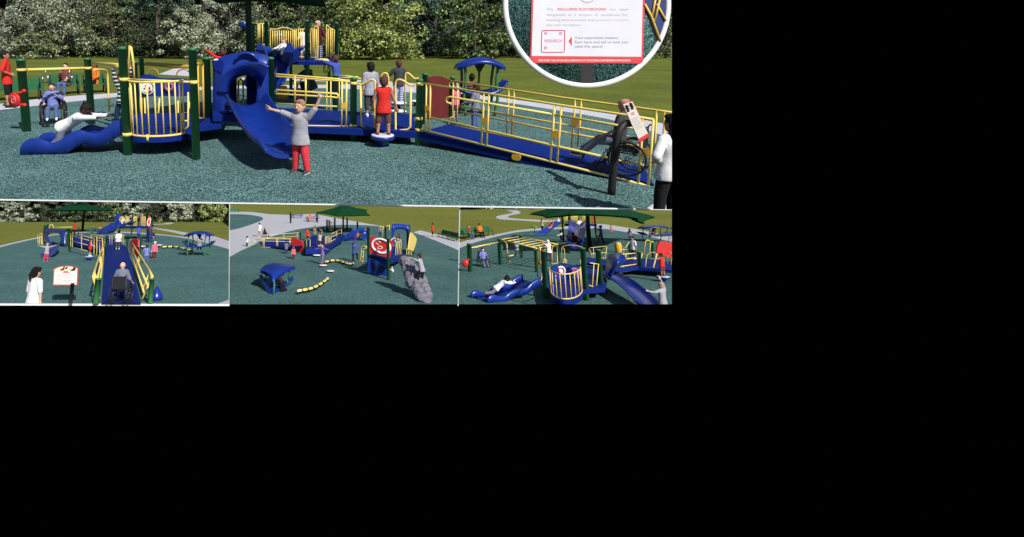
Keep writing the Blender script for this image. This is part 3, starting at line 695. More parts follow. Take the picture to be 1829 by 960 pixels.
for z in (.02, ztop): mm.tube([bay(t,z) for t in ts], .02, 7)
for k in range(12):
    t = pi*(.04+.92*k/11); mm.tube([bay(t,.02), bay(t,ztop)], .0135, 6)
mm.tube([bay(pi/2-.2,-.06), bay(pi/2-.2,.05)], .03, 6)
T.part('barrier', mm, YEL)
Pf = M.plane(G(232,262), G(352,270)); Pp = M.plane(G(240,222), G(345,224))
rails(T, Pf, [[(229,140),(231,90),(232,82),(234,84),(238,110),(240,142)],[(231,140),(236,240)],[(228,142),(341,147)]], .02, name='arch_ladder')
panel(T, Pp, [(p.x,p.y) for p in smooth([V(238,172,0),V(238,145,0),V(250,138,0),V(263,133,0),V(278,136,0),V(290,140,0),V(338,143,0),V(344,172,0)],3)], .04, BLUE, 'activity_panel')
for px_, py_, rr_, mt_, nm in ((263,156,13.5,WHT,'number_dial'),(302,155,11,plain('purple_ring',(.16,.035,.16),.5,.1),'ring_dial')):
    cc = Pp(px_,py_,.06); mm = MB(); r_ = M.m(rr_, cc); mm.lathe([(r_*.2,-.012),(r_*.97,-.012),(r_,0),(r_*.97,.012)], cc, 26, Matrix.Rotation(pi/2,3,'X')); dl = T.part(nm, mm, mt_)
    if nm == 'number_dial':
        mm = MB()
        for ax, ay in ((-5,2),(0,5),(4,1),(5,6),(-2,-3),(3,8)): mm.ell(Pp(px_+ax, py_+ay, .085), (.022,.012,.022), 8, 5)
        T.part('bead', mm, RED, dl)
        mm = MB()
        for k in range(24): pass
        mm.tube([Pp(px_+10.8*math.cos(2*pi*k/24), py_+10.8*math.sin(2*pi*k/24), .08) for k in range(24)], .006, 5, True); T.part('dial_ring', mm, BLK, dl)
    else:
        mm = MB(); mm.tube([Pp(px_+6.5*math.cos(2*pi*k/24), py_+6.5*math.sin(2*pi*k/24), .09) for k in range(24)], .03, 6, True); T.part('dial_ring', mm, plain('mauve_ring',(.30,.12,.28),.5,.1), dl)
rails(T, Pp, [[(243,172),(243,212),(252,214),(252,174)]], .03, name='handle'); rails(T, Pp, [[(258,172),(259,203),(264,209),(278,209),(283,205),(285,175)]], .02, name='handle')
rails(T, Pp, [[(318,180),(318,204),(334,202),(338,198),(338,182)]], .018, name='handle')
rails(T, Pf, [[(325,202),(325,230),(331,232),(336,226),(336,165)],[(325,217),(336,216)]], .016, name='handle')
Pb2 = M.plane(G(246,190), G(345,192))
rails(T, Pb2, [arch(263,137,283,137,14), arch(315,138,340,138,14)], .02, mat=plain('yellow_rail_shaded',(.42,.25,.05),.5,.1), name='far_loop')  # same browned yellow, shade included in the colour
# ---- hooded slide
T = Thing(M, 'hooded_slide', 'shiny blue slide with a moulded arched hood between green posts', 'slide', G(430,240))
post(T, M, 373, 238, 105, 13.5); post(T, M, 486, 238, 105, 11)
Ph = M.plane(G(373,238), G(488,238), 0)
sgn = -1 if Ph.n.y > 0 else 1
OFF = lambda d: d*sgn   # towards the viewer
out_ = [(381,212),(380,160),(380,120),(379,109),(395,104),(415,98),(440,95),(463,97),(480,103),(482,112),(482,150),(482,185)]
inn = [(410,208),(409,180),(409,165),(412,152),(420,142),(430,137),(442,135),(452,137),(458,145),(459,155),(458,170),(457,188)]
so, si = [smooth([V(x,y,0) for x,y in q_],3) for q_ in (out_, inn)]
rg_ = []
for a, b_ in zip(so, si):
    f0, f1 = OFF(.05), OFF(.0); rg_.append([Ph(a.x,a.y,f1), Ph(a.x,a.y,f0), Ph(a.x*.2+b_.x*.8,a.y*.2+b_.y*.8,OFF(.06)), Ph(b_.x,b_.y,OFF(.04)), Ph(b_.x,b_.y,OFF(-.10))])
mm = MB(); mm.loft(rg_); hood = T.part('hood', mm, BLUE)
vo = [(387,167),(392,150),(402,133),(415,124),(429,118.5),(445,114),(458,113),(470,115),(481,120)]
vi = [(409,168),(410,158),(414,149),(421,142),(430,137),(442,135),(452,137),(459,144),(466,156)]
so, si = [smooth([V(x,y,0) for x,y in q_],3) for q_ in (vo, vi)]
rg_ = []
for k_, (a, b_) in enumerate(zip(so, si)):
    q_ = min(1, .12+1.6*k_/len(so)); rg_.append([Ph(a.x,a.y-3.5*q_,OFF(.05)), Ph(a.x*.99+b_.x*.01,a.y-1.2*q_,OFF(.06+.20*q_)), Ph(a.x,a.y,OFF(.06+.24*q_)), Ph(a.x*.95+b_.x*.05,a.y*.95+b_.y*.05,OFF(.06+.235*q_)), Ph(a.x*.5+b_.x*.5,a.y*.5+b_.y*.5,OFF(.10+.08*q_)), Ph(b_.x,b_.y,OFF(.10))])
mm = MB(); mm.loft(rg_); T.part('visor', mm, BLUE)
sib = smooth([V(x,y,0) for x,y in inn],3)
mm = MB(); mm.loft([[Ph(b_.x,b_.y,OFF(-.08)), Ph(b_.x*.94+435*.06,b_.y,OFF(-1.1)), Ph(b_.x*.94+435*.06,b_.y-1,OFF(-1.1)), Ph(b_.x,b_.y-1,OFF(-.08))] for b_ in sib]); T.part('tunnel', mm, DBLUE)  # blue inner walls, drawn out deep so the opening stays dark
for xs in ((404,423),(441,464)): panel(T, Ph, [(xs[0],132),(xs[1],132),(xs[1],204),(xs[0],204)], .04, DBLUE, 'shade_panel', OFF(-1.08))  # dark panels added behind the opening to stand for its shade
mm = MB()
ro = [V(379,110,0),(395,104),(415,98),(440,95),(463,97),(480,103)]
so = smooth([V(q_[0],q_[1],0) for q_ in [(379,110),(395,104),(415,98),(440,95),(463,97),(482,104)]],3)
mm.loft([[Ph(a.x,a.y+1,OFF(.05)), Ph(a.x,a.y-1,OFF(-.1)), Ph(a.x,a.y-2,OFF(-.5)), Ph(a.x,a.y+4,OFF(-.9)), Ph(a.x,a.y+7,OFF(-.85)), Ph(a.x,a.y+4,OFF(-.1))] for a in so]); T.part('roof', mm, BLUE)
mm = MB(); mm.tube(smooth([Ph(420,108,OFF(.1)),Ph(428,98,OFF(.12)),Ph(440,95,OFF(.12)),Ph(452,99,OFF(.12)),Ph(461,108,OFF(.1))],4), .035, 8); T.part('brow', mm, BLUE)
mm = MB(); mm.ell(Ph(386,108,OFF(.07)), (.055,.02,.032), 12, 7); T.part('eye_light', mm, WHT)
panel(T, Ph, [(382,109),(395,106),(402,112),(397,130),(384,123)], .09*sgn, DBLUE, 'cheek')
wv0 = [M.D(440,188,10.45), M.D(443,191,10.2), M.D(453,209,9.6), M.D(467,233,8.9), M.D(483,254,8.25), M.D(497,268,7.85), M.D(508,274,7.65), M.D(514,276,7.55)]
chute(T, wv0, [.80,.66], 'chute', .24, .05, n=7, lip=True)
mm = MB()
for x0 in (408, 473):
    mm.tube(smooth([M.D(x0-3,205,10.35), M.D(x0-3,190,10.35), M.D(x0,186,10.3), M.D(x0+5,189,10.15)],3), .05, 8)
T.part('entry_lip', mm, BLUE)
deck(T, M, [(380,207),(486,207),(486,197),(380,197)], .50, .12)
rails(T, M.plane(G(420,226), G(470,226)), [[(424,212),(426,145),(430,141),(434,146),(435,204)],[(420,212),(426,195),(426,160)]], .02, name='grab_rail')
rails(T, M.plane(G(440,218), G(470,218)), [[(442,204),(443,142)],[(446,204),(447,142)]], .018, name='grab_rail', mat=GRN)
T = Thing(M, 'barrier_gate', 'narrow yellow bar gate between two tall green posts', 'gate', G(356,262))
Pg = M.plane(G(350,262), G(368,238)); rails(T, Pg, [[(345,113.5),(366,114)],[(347,210),(366,213)],[(353,114),(355,210)],[(362,114),(364,212)]], .022, name='bars', mat=AMB)
q = G(385,205,.0)
person(M, V(M.D(401,205,11.7).x,11.7,0), .92, 'raise', .3, 'child in red waving one arm above the blue hood', 'red', 2.0, 'jean', 2.0, 'black', 'brown', 'short', 'auburn', True, pz=M.D(400,104,11.7).z-.28, hi=1, mod=dict(aL=((-1,.1,.75),(-1,.1,.8))))
# ---- child cheering in front of the slide
person(M, G(537,308), M.m(133, G(537,308)), 'cheer', pi-.35, 'laughing child in a grey polo and red trousers with both arms flung up', 'grey', .9, 'rpant', 2.0, 'dgrey', 'pale', 'short', 'fair', True, hi=2, face=True,
  mod=dict(open=True, aL=((-.62,.05,.75),(-.50,.1,1)), aR=((.95,.0,.32),(1,.1,.22)), lL=((-.12,.10,-1),(-.14,-.02,-1)), lR=((.10,-.04,-1),(.10,-.08,-1)), turn=-.2))
# ---- left bridge section
T = Thing(M, 'entry_bridge', 'blue walkway with yellow guard rails left of the boy on the spinner', 'walkway', G(620,255))
post(T, M, 631, 250, 141, 12); post(T, M, 599, 204, 135, 10)
deck(T, M, [(497,226),(560,228),(622,230.5),(690,233),(745,236.5),(738,205),(640,200),(497,193)], .28, .12)
P1 = M.plane(G(500,249), G(622,250))
rails(T, P1, [[(493,133),(602,141.5),(628,147)],[(493,137),(604,144.5),(620,146)],[(493,161),(590,167),(602,168),(605,172),(602,175),(595,174),(493,168)],[(506,224),(622,227)],
   [(527,136),(526.5,183)],[(546,139),(546,184)],[(611,145),(610,226)],[(619,146),(618,227)]], .0195, name='near_guard')
P2 = M.plane(G(494,206), G(640,214))
rails(T, P2, [[(493,185),(602,190.5)],[(493,209),(596,212),(600,210),(601,203),(596,202)],[(584,145),(583,211)],[(591,145),(590,211)],[(606,139),(606,195)],[(604,136),(622,136),(645,141)],[(576,142),(600,142)]], .017, name='far_guard')
for x,y in ((615,189),): panel(T, P1, [(x-4,y-5),(x+4,y-5),(x+4,y+5),(x-4,y+5)], .02, AMB, 'plate')
P3 = M.plane(G(631,250), G(748,260))
lp = lambda a: [(p.x,p.y) for p in smooth([V(x,y,0) for x,y in a],3)]
rails(T, P3, [lp([(639,150),(647,151),(655,147),(662,143),(668,144),(670,150),(669,175)])+[(668,232)], [(644,151),(645,224),(648,228),(668,232)]], .021, name='guard_loop')
rails(T, P3, [lp([(740,153),(733,153),(724,147),(716,143),(709,144),(706,151),(706,170)])+[(706,233),(728,232),(733,227),(734,153)]], .021, name='guard_loop')
P4 = M.plane(G(640,226), G(745,230))
rails(T, P4, [lp([(680,150),(681,136),(686,131),(691,132),(694,138)])+[(694,200)], lp([(748,140),(741,141),(733,134),(728,131),(724,134),(724,150)])+[(722,204)]], .02, name='far_loop')
rails(T, P4, [[(640,138),(606,140)]], .02, name='far_loop')
stand(M, 661, 208, 98, 'boy in a grey t-shirt and dark shorts standing on the bridge, back turned', 'stand', .45, .28, shirt='grey', sleeve=.9, pants='dgrey', plen=1.5, shoe='white', skin='tan', hair='short', hc='black', hi=1)
T2 = spinner(M, G(683,262), M.m(22, G(683,262)), M.zat(G(683,262), 241), 'blue bowl-shaped spinner with a pale standing pad, in front of the bridge')
hz_ = M.zat(G(683,262), 243)
person(M, G(684,262), M.m(108, G(684,262)), 'side', .0, 'boy in a red tank top standing on the blue spinner, back turned', 'red', 0, 'brown', 1.15, 'maroon', 'tan', 'short', 'auburn', True, hi=1, mod=dict(aL=((-.3,.15,-1),(-.1,.5,-1)), aR=((.35,.1,-1),(.35,.25,-1))))
bpy_last = M.objs[-1]; bpy_last.root.matrix_world = M.M @ Matrix.Translation(G(684,262)+V(0,0,hz_)); bpy_last.W = bpy_last.root.matrix_world.copy()
gpp = 'stepping pods behind the bridge'
pod(M, G(712,196), M.m(14, G(712,196)), .22, 'blue stepping pod carrying the boy in dark shirt', gpp); pod(M, G(712,208), M.m(15, G(712,208)), .16, 'empty blue stepping pod just behind the bridge loops', gpp); pod(M, G(741,190), M.m(9, G(741,190)), .18, 'small stepping pod beside the boy in dark shirt', gpp)
person(M, G(711,195)+V(0,0,.2), M.m(76, G(711,195)), 'stand', .1, 'boy in a dark t-shirt and blue striped leggings balancing on a stepping pod', 'dgrey', .9, 'bstr', 2.0, 'pink', 'pale', 'short', 'auburn', True, hi=1, mod=dict(aL=((-.6,.2,-.8),(-.5,.3,-.4))))
# ---- red panel + ramp
T = Thing(M, 'arched_board', 'shaded red arched panel between two green posts at the head of the ramp', 'play panel', G(780,212))
P5 = M.plane(G(757,214), G(806,210)); post(T, M, 757, 222, 133, 10); post(T, M, 806, 211, 139, 8.5)
panel(T, P5, lp([(757,212),(757,160),(760,142),(770,137),(783,136),(797,141),(803,146),(804,165),(803,210)]), .05, RED_SHADED, 'board')
T = Thing(M, 'access_ramp', 'long blue wheelchair ramp with yellow double guard rails, sloping down to the right', 'ramp', G(748,260))
post(T, M, 747, 260, 144, 12)
NL, NR, FL, FR_ = G(750,236,.28), G(1168,330,.03), G(803,222,.28), G(1150,299,.03)
mm = MB(); mm.prism([NL,NR,FR_,FL], V(0,0,-.10)); T.part('deck', mm, DBLUE)
mm = MB(); mm.prism([NL+V(0,0,-.03), NR+V(0,0,-.01), NR+V(.02,.05,-.01), NL+V(.02,.05,-.03)], V(0,0,-.12)); T.part('skirt', mm, DBLUE)
Pn = M.plane(NL, NR); Pr = M.plane(FL, FR_)
rn = .0185
rails(T, Pn, [[(752,148.5),(1000,188),(1116,205.5),(1168,214)],[(752,231.5),(1000,293),(1160,333)],[(770,210.6),(983,259),(1153,297)],
  [(987,204.5),(804,173.5),(798,175),(797,180),(799,184),(806,185.5)],[(987,204.5),(1095,223),(1152,233)],
  [(762,150),(760,233)],[(769,151),(767,235)],[(865,167),(860,258)],[(874,168.5),(869,261)],[(991,188),(983,288)],[(1003,190),(995,291)],[(1149,212),(1140,328)],[(1167,214),(1158,332)]], rn, name='near_guard')
for x, y, w in ((764,193,4),(867,216,5),(993,240,6),(1152,272,7)): panel(T, Pn, [(x-w,y-w*1.1),(x+w,y-w*.9),(x+w,y+w*1.2),(x-w,y+w)], .02, AMB, 'plate')
panel(T, Pn, lp([(916,276),(930,278),(930,284),(927,287),(918,285),(915,281)]), .03, AMB, 'tag')
rails(T, Pr, [[(803,144),(1000,174),(1170,197),(1200,201)],[(809,224.5),(983,259.5),(1130,292)],[(822,190),(1000,221.5),(1147,250)],[(822,200),(1000,235),(1147,262)],
  [(909.5,160),(905,240)],[(919,162),(914,241)],[(1028,178),(1021,264)],[(1039,180),(1032,262)],[(1173,198),(1167,300)],[(1188,200),(1181,300)]], .0175, name='far_guard', mat=plain('yellow_far_shaded',(.80,.56,.12),.45,.1,6))  # deeper yellow paints in the shadow on the far rails
rails(T, Pr, [lp([(815,146),(808,146),(803,150),(804,155),(812,156)]),[(810,147),(808,222)],[(818,149),(816,220)],[(803,222),(800,217),(803,211),(810,209)]], .017, name='end_loop')
panel(T, Pr, [(1022,210),(1036,213),(1034,224),(1020,222)], .02, AMB, 'plate')
# people beyond the ramp
person(M, G(813,211), M.m(60, G(813,211)), 'stand', .6, 'small girl in pink half hidden behind the ramp rails', 'pink', .9, 'maroon', 1.0, 'pink', 'pale', 'pony', 'fair', True, hi=1)
person(M, G(848,229), M.m(80, G(848,229)), 'hold', .9, 'child in a denim-blue jacket and jeans behind the ramp rails', 'gblue', 2.0, 'jean', 2.0, 'djean', 'tan', 'short', 'brown', True, hi=1)
gl = G(853,205)
glider(M, gl, M.m(74, gl), .8, M.zat(gl, 107), .0, 'blue roofed glider on bent green legs beyond the ramp')
q = gl+V(-.25,-.1,0); person(M, q, 1.15, 'sit', .3, 'child with a mohawk and patterned shirt sitting under the blue glider roof', 'bo', 1.0, 'djean', 2.0, 'black', 'dark', 'mohawk', 'black', True, pz=M.D(842,172,q.y).z)
# wheelchair man
wl = G(1119,308,.10); dr = (NR-NL); yw = math.atan2(dr.y, dr.x)-pi/2+pi
wheelchair(M, wl, yw, .79, 'black wheelchair rolling up the foot of the ramp')
person(M, G(1100,302,.10), 1.22, 'wheel', yw, 'man in a beige cap, dark t-shirt and jeans in a wheelchair on the ramp', 'dgrey', .9, 'gblue', 2.0, 'black', 'tan', 'cap', 'cap', False, pz=.43, hi=1, face=True, mod=dict(lL=((-.1,1,-.1),(-.02,.65,-.75)), lR=((.1,1,-.05),(.02,.75,-.65))))
# ---- sign by the ramp foot
T = Thing(M, 'information_sign', 'slanted white information board with a red edge on a bent black post', 'sign', G(1092,348))
sb = G(1092,348); yy = sb.y
mm = MB(); mm.tube(smooth([V(sb.x,yy,0), M.D(1096,300,yy), M.D(1101,255,yy), M.D(1107,232,yy+.02), M.D(1116,222,yy+.07), M.D(1126,221,yy+.13)],4), .048, 10); T.part('post', mm, BLK)
nb = V(-.42,-.36,.83).normalized(); c0 = M.D(1136,217,yy-.06)
def on_board(x, y):
    d = M.dir(x, y); return CAM + d*((c0-CAM).dot(nb)/d.dot(nb))
cn = [on_board(1112,187), on_board(1130,181), on_board(1160,243), on_board(1142,254)]
e1 = cn[1]-cn[0]; e2 = cn[3]-cn[0]
qd = [cn[0], cn[0]+e1*.25-e2*.04, cn[0]+e1*.75-e2*.04, cn[1], cn[2], cn[3]]
mm = MB(); mm.prism([p-nb*.015 for p in qd], nb*.015); T.part('board', mm, plain('sign_red',(.66,.06,.07),.45,.06))
W_ = lambda u, v: cn[0]+e1*u+((cn[3]-cn[0])*(1-u)+(cn[2]-cn[1])*u)*v
mm = MB(); mm.prism([W_(.035,.02), W_(.5,-.0), W_(.965,.02), W_(.965,.93), W_(.035,.93)], nb*.004); T.part('face', mm, plain('sign_face',(.72,.66,.58),.5,.08,2))
mm = MB()
for u0,v0 in ((.28,.17),(.72,.15)):
    for k,(du,dv,l) in enumerate(((-.1,-.05,.16),(.1,.03,.15),(-.05,.08,.12),(.07,-.08,.12))): mm.tube([W_(u0,v0)+nb*.007, W_(u0+du,v0+dv)+nb*.007], .012, 5)
    mm.ell(W_(u0,v0-.09)+nb*.007, (.018,.018,.012), 8, 5)
T.part('leaping_figures', mm, BLK)
mm = MB()
for v in (.30,.34): mm.prism([W_(.35,v),W_(.65,v),W_(.65,v+.02),W_(.35,v+.02)], nb*.006)
T.part('title_lines', mm, plain('sign_red',(.66,.06,.07),.45,.06))
mm = MB()
for k in range(7): v=.45+.045*k; mm.prism([W_(.18,v),W_(.82-.05*(k%3),v),W_(.82-.05*(k%3),v+.012),W_(.18,v+.012)], nb*.006)
T.part('text_lines', mm, plain('sign_grey',(.35,.35,.4),.6,.05))
person(M, G(1187,394), M.m(196, G(1187,394)), 'hips', .35, 'dark-haired person in a white shirt and black trousers at the right edge', 'white', 2.0, 'black', 2.0, 'white', 'tan', 'long', 'black', True, hi=1)
# ---- sunshade, tower and what is round it
T = Thing(M, 'sunshade', 'dark cloth sunshade on one thick pole above the play tower', 'canopy', G(446,190))
b_ = G(448,212); mm = MB(); mm.lathe([(.082,-.02),(.082,3.7),(.06,3.75)], b_, 16); T.part('pole', mm, POLE)
qa, qb = M.D(583,10,b_.y+.9), M.D(392,3,b_.y+1.2); q4 = [V(b_.x-2.6,b_.y-2.3,3.25), V(b_.x+2.3,b_.y-2.3,3.25), qa, qb]
ap = V(b_.x,b_.y,3.80); rg_ = []
for k in range(4):
    A, B = q4[k], q4[(k+1)%4]
    for j in range(6):
        t = j/6; p = A.lerp(B,t); p = p.lerp(V(b_.x,b_.y,p.z), .16*math.sin(pi*t))+V(0,0,.10*math.sin(pi*t)); rg_.append(p)
mm = MB(); mm.loft([[p for p in rg_],[p.lerp(ap,.5)-V(0,0,.12) for p in rg_],[p.lerp(ap,.97) for p in rg_],[p.lerp(ap,.97)-V(0,0,.05) for p in rg_],[p.lerp(ap,.5)-V(0,0,.16) for p in rg_],[p-V(0,0,.06) for p in rg_]], True, False); T.part('canopy_cloth', mm, CANG)
T = Thing(M, 'play_tower', 'tall play tower with green posts, yellow bar panels and a raised blue deck', 'play tower', G(549,186))
Ta, Tb = G(549,186), G(478,182)
zt_ = M.zat(Ta, 108)
for x,y,tp,w in ((549,186,38,7.5),(478,182,38,7),(520,176,44,6),(601,178,42,7),(588,172,45,6),(455,182,42,6)): post(T, M, x, y, tp, w)
deck(T, M, [(520,110),(604,111),(602,104),(520,103)], zt_, .10)
Q = M.plane(V(-3,15.8,0), V(3,15.8,0)); Q2 = M.plane(V(-3,16.9,0), V(3,16.9,0))
bars = lambda xs, t, b: [[(x,t),(x,b)] for x in xs]
rails(T, Q2, [[(456,42.5),(476,42.5)],[(456,80),(476,80)]]+bars((461,464,469), 42, 79), .017, name='bar_panel')
rails(T, Q2, [lp([(483,92),(483,54),(487,53),(496,52),(505,50),(516,51),(528,57)])+[(528,86)]]+bars((487,491,495,499,503,507,511,515,519,523),55,86), .016, name='bar_panel')
rails(T, Q, [[(525,53),(546,52)],[(534,102),(543,102)]]+bars((526,529,533,537,541), 53, 102), .014, name='bar_panel')
rails(T, Q, [lp([(555,103),(555,56),(559,53),(564,47),(568,49)])+[(568,103),(555,103)]]+bars((559,562,565), 52, 103), .015, name='bar_panel')
rails(T, Q, [lp([(583,103),(583,49),(586,47),(590,51),(597,54)])+[(596,94)]]+bars((586,590,593), 51, 103), .015, name='bar_panel')
rails(T, M.plane(V(-3,15.4,0),V(3,15.4,0)), [[(566,107),(584,107)],lp([(576,110),(584,108),(588,113),(587,124),(582,130),(579,126),(580,114)])], .035, name='step_handle')
Qc = M.plane(V(-3,16.4,0), V(3,16.4,0)); mm = MB(); mm.loft([[Qc(424,43,.25),Qc(424,43,-.25),Qc(425,45,-.2),Qc(425,45,.2)],[Qc(431,39.5,.3),Qc(431,39.5,-.3),Qc(431,50,-.25),Qc(431,50,.25)],[Qc(441,38,.3),Qc(441,38,-.3),Qc(441,58,-.25),Qc(441,58,.25)]]); T.part('spy_cone', mm, BLUE)
for x,y,hh_ in ((461,176,82),): pass
T = Thing(M, 'double_slide', 'blue double slide coming down from the play tower behind the hood', 'slide', G(500,180))
for o_, nm in ((0,'chute'),(.55,'chute')):
    chute(T, [M.D(528,97,15.7)-V(o_,0,0), M.D(517,96,15.4)-V(o_,0,0), M.D(507,108,14.9)-V(o_,0,0), M.D(500,128,14.4)-V(o_,0,0), M.D(494,150,13.9)-V(o_,0,0), M.D(488,160,13.6)-V(o_,0,0)], .5, nm, .2)
Qs = M.plane(V(-3,15.0,0), V(3,15.0,0))
for pts_ in ([(458,104),(459,90),(463,80),(468,78),(473,84),(477,103)],[(505,110),(508,90),(513,79),(520,77),(524,84),(525,103),(518,112)]):
    panel(T, Qs, lp(pts_), .28, BLUE, 'side_fin')
panel(T, Qs, [(478,91),(536,89),(535,102),(480,103)], .12, DBLUE, 'cross_beam')
mm = MB(); mm.ell(Qs(506,121,-.12), (.085,.05,.19), 12, 8); T.part('crest', mm, AMB)
kw = dict(hi=1)
p = V(M.D(568,103,16.2).x, 16.2, zt_); person(M, p, M.m(70,p), 'hold', -.5, 'child in a pink cap, maroon jumper and jeans on top of the play tower', 'maroon', 2.0, 'bstr', 2.0, 'black', 'pale', 'beanie', 'pinkcap', True, hi=1)
p = V(M.D(543,103,16.5).x, 16.5, zt_); person(M, p, M.m(60,p), 'hold', .4, 'child in white standing behind the middle tower post', 'white', 2.0, 'white', 2.0, 'black', 'tan', 'short', 'black', True)
p = M.D(500,94,14.7); person(M, V(p.x,p.y,0), .85, 'lie', 2.4, 'child in white sliding down the blue double slide', 'white', 2.0, 'djean', 2.0, 'black', 'pale', 'short', 'fair', True, pz=p.z)
p = M.D(602,140,14.2); person(M, V(p.x,p.y,0), 1.25, 'reach', .9, 'boy in a blue hoodie climbing toward the play tower', 'blue', 2.0, 'black', 2.0, 'black', 'tan', 'short', 'auburn', True, pz=p.z, hi=1)
p = G(558,172); person(M, p, 1.75, 'crouch', .9, 'dark-clothed figure crouching in the shade under the tower', 'dgrey', 2.0, 'black', 2.0, 'black', 'dark', 'short', 'black', False)
p = G(531,184); person(M, p, 1.0, 'sit', pi+.5, 'small child in pink sitting on the rubber behind the rails', 'pink', .9, 'pink', 2.0, 'pink', 'pale', 'short', 'white', True, pz=.12, mod=dict(lL=((-.2,1,-.05),(0,1,-.1)), lR=((.2,1,-.05),(0,1,-.1))))
T = Thing(M, 'play_drum', 'amber ribbed play drum standing behind the bridge rails', 'drum', G(505,179))
b_ = G(505,179); mm = MB(); r_ = M.m(8.5,b_); zh = M.zat(b_,155); mm.lathe([(r_*.8,0),(r_,.05),(r_*1.02,zh*.3),(r_*.95,zh*.5),(r_*1.02,zh*.7),(r_,zh*.95),(r_*.8,zh)], b_, 18); T.part('shell', mm, AMB)
mm = MB(); mm.lathe([(r_*.82,zh),(r_*.8,zh+.02),(r_*.2,zh+.025)], b_, 18); T.part('drumhead', mm, plain('drumhead',(.5,.33,.08),.6,.1))

# bolted clamps where rails meet the posts
def clamps(T, px, py, rows, w):
    b_ = G(px, py); r_ = M.m(w, b_)/2
    for y in rows:
        z = M.zat(b_, y); m_ = MB(); m_.lathe([(r_*1.02,-.028),(r_*1.10,-.026),(r_*1.10,.026),(r_*1.02,.028)], b_+V(0,0,z), 16)
        m_.ell(b_+V(-r_*.4,-r_*1.12,z), (.012,.012,.012), 6, 4); T.part('clamp', m_, YEL)
for t_ in M.objs:
    nm = t_.root.get('label', '') if t_.root else ''
    if nm.startswith('low blue deck'): clamps(t_, 229, 277, (142,240), 14.5); clamps(t_, 351, 285, (147,), 14.5)
    if nm.startswith('blue walkway with yellow guard rails left'): clamps(t_, 631, 250, (149,225), 12)
    if nm.startswith('long blue wheelchair ramp'): clamps(t_, 747, 260, (150,212,232), 12)
    if nm.startswith('green posts joined'): clamps(t_, 48, 235, (125,), 14.5); clamps(t_, 164, 222, (122,), 12)
# ================================================================== the three small scenes
def vp(fr, x0, y0, x1, y1): return fr.plane(fr.G(x0,y0), fr.G(x1,y1))
def pr_(fr, px, x, y): return fr.m(px, fr.G(x,y))/2
def poly(fr, name, px, z, mat, kind='structure', sm=0, holes=None):
    p = [fr.G(x,y) for x,y in px]
    if sm: p = smooth(p, sm)
    m = MB(); m.sheet([V(q.x,q.y,z) for q in p]); return solid(fr, name, m, mat, kind=kind)
def band(fr, name, up, lo, z, mat):
    a, b = smooth([fr.G(x,y) for x,y in up],3), smooth([fr.G(x,y) for x,y in lo],3)
    m = MB(); m.sheet([V(q.x,q.y,z) for q in a+b[::-1]]); return solid(fr, name, m, mat, kind='structure')
def hip(T, fr, rim, apex, mat=CANG):
    """canopy cloth: scalloped rim points (px, py, depth) drawn up to the pole top"""
    R = [fr.D(*q) for q in rim]; ap = fr.D(*apex); rg = []
    for k in range(len(R)):
        A_, B_ = R[k], R[(k+1) % len(R)]; c = sum(R, V(0,0,0))/len(R)
        for j in range(5):
            t = j/5; p = A_.lerp(B_, t); rg.append(p.lerp(V(c.x,c.y,p.z), .10*math.sin(pi*t)))
    dz = (ap-R[0]).length*.02
    m = MB(); m.loft([rg, [p.lerp(ap,.5)-V(0,0,dz) for p in rg], [p.lerp(ap,.97) for p in rg], [p.lerp(ap,.96)-V(0,0,dz) for p in rg], [p.lerp(ap,.5)-V(0,0,dz*2.2) for p in rg], [p-V(0,0,dz) for p in rg]], True, False)
    return T.part('canopy_cloth', m, mat)
def sp_post(T, fr, px, py, top, w, name='post', mat=None): return post(T, fr, px, py, top, w, name=name, mat=mat, n=10)
def kid(fr, px, py, hpx, label, pose='stand', yaw=0., z=0., **kw): return stand(fr, px, py, hpx, label, pose, yaw, z, **kw)
# the speckles are scaled to each scene
# ---------------------------------------------------------------- lower left: view up the ramp
FA = Frame(388, 2.75, .011, ', lower left scene'); A_ = FA.G
RUB2 = speckle('rubber_granules_small', [(.040,.095,.097),(.058,.135,.133),(.070,.160,.153),(.085,.19,.18),(.12,.24,.225)], 24, .85, .15, .2)
GR2 = speckle('mown_grass_small', [(.150,.165,.024),(.170,.185,.028),(.190,.205,.034)], 3, .9, .15, .2)
poly(FA, 'lawn', [(-60,395.6),(470,395.6),(470,560),(-60,560)], 0, GR2)
band(FA, 'rubber_surface', [(-60,463),(0,442.5),(67,426.5),(110,419),(160,416),(220,416.5),(277,420),(333,426.5),(408,445.5),(470,467)], [(-60,560),(0,560),(70,560),(140,560),(210,560),(280,560),(340,560),(400,560),(470,560)], .02, RUB2)
band(FA, 'concrete_path', [(-60,459),(0,439.5),(67,424.3),(110,417.2),(160,414.3),(220,414.5),(277,418),(333,424),(345,424),(408,445)], [(-60,463.5),(0,443),(67,427),(110,419.4),(160,416.4),(220,417),(277,420.5),(333,427),(345,429),(408,446)], .012, PATH)
band(FA, 'footpath', [(277,407.4),(310,412),(342,417.4),(370,419),(409,431)], [(277,409.2),(310,416),(342,424),(370,432),(409,446)], .014, PATH)
band(FA, 'far_path', [(272,401),(290,400.3),(299,398.3),(309,398.3)], [(272,402),(290,401.3),(303,400.9),(310,399.5)], .014, PATH)
poly(FA, 'paving', [(384,546),(409,537),(420,560),(384,560)], .03, PATH)
def ft(px, d, w, kind, label, n, Hc, hz, seed, leaf):
    x = (px-PX)/F*d; q = FA.D(px, 396, d); rx = w/2/F*d
    tree(FA, V(q.x, d, 0), (rx*1.15, rx*.6, hz*1.15), Hc, int(n*1.8), leaf, LM[kind], label, seed=seed, base=.3)
ft(25, 290, 74, 'pale', 'pale green tree at the left end of the tree line', 2600, 6, 7.5, 51, 1.1)
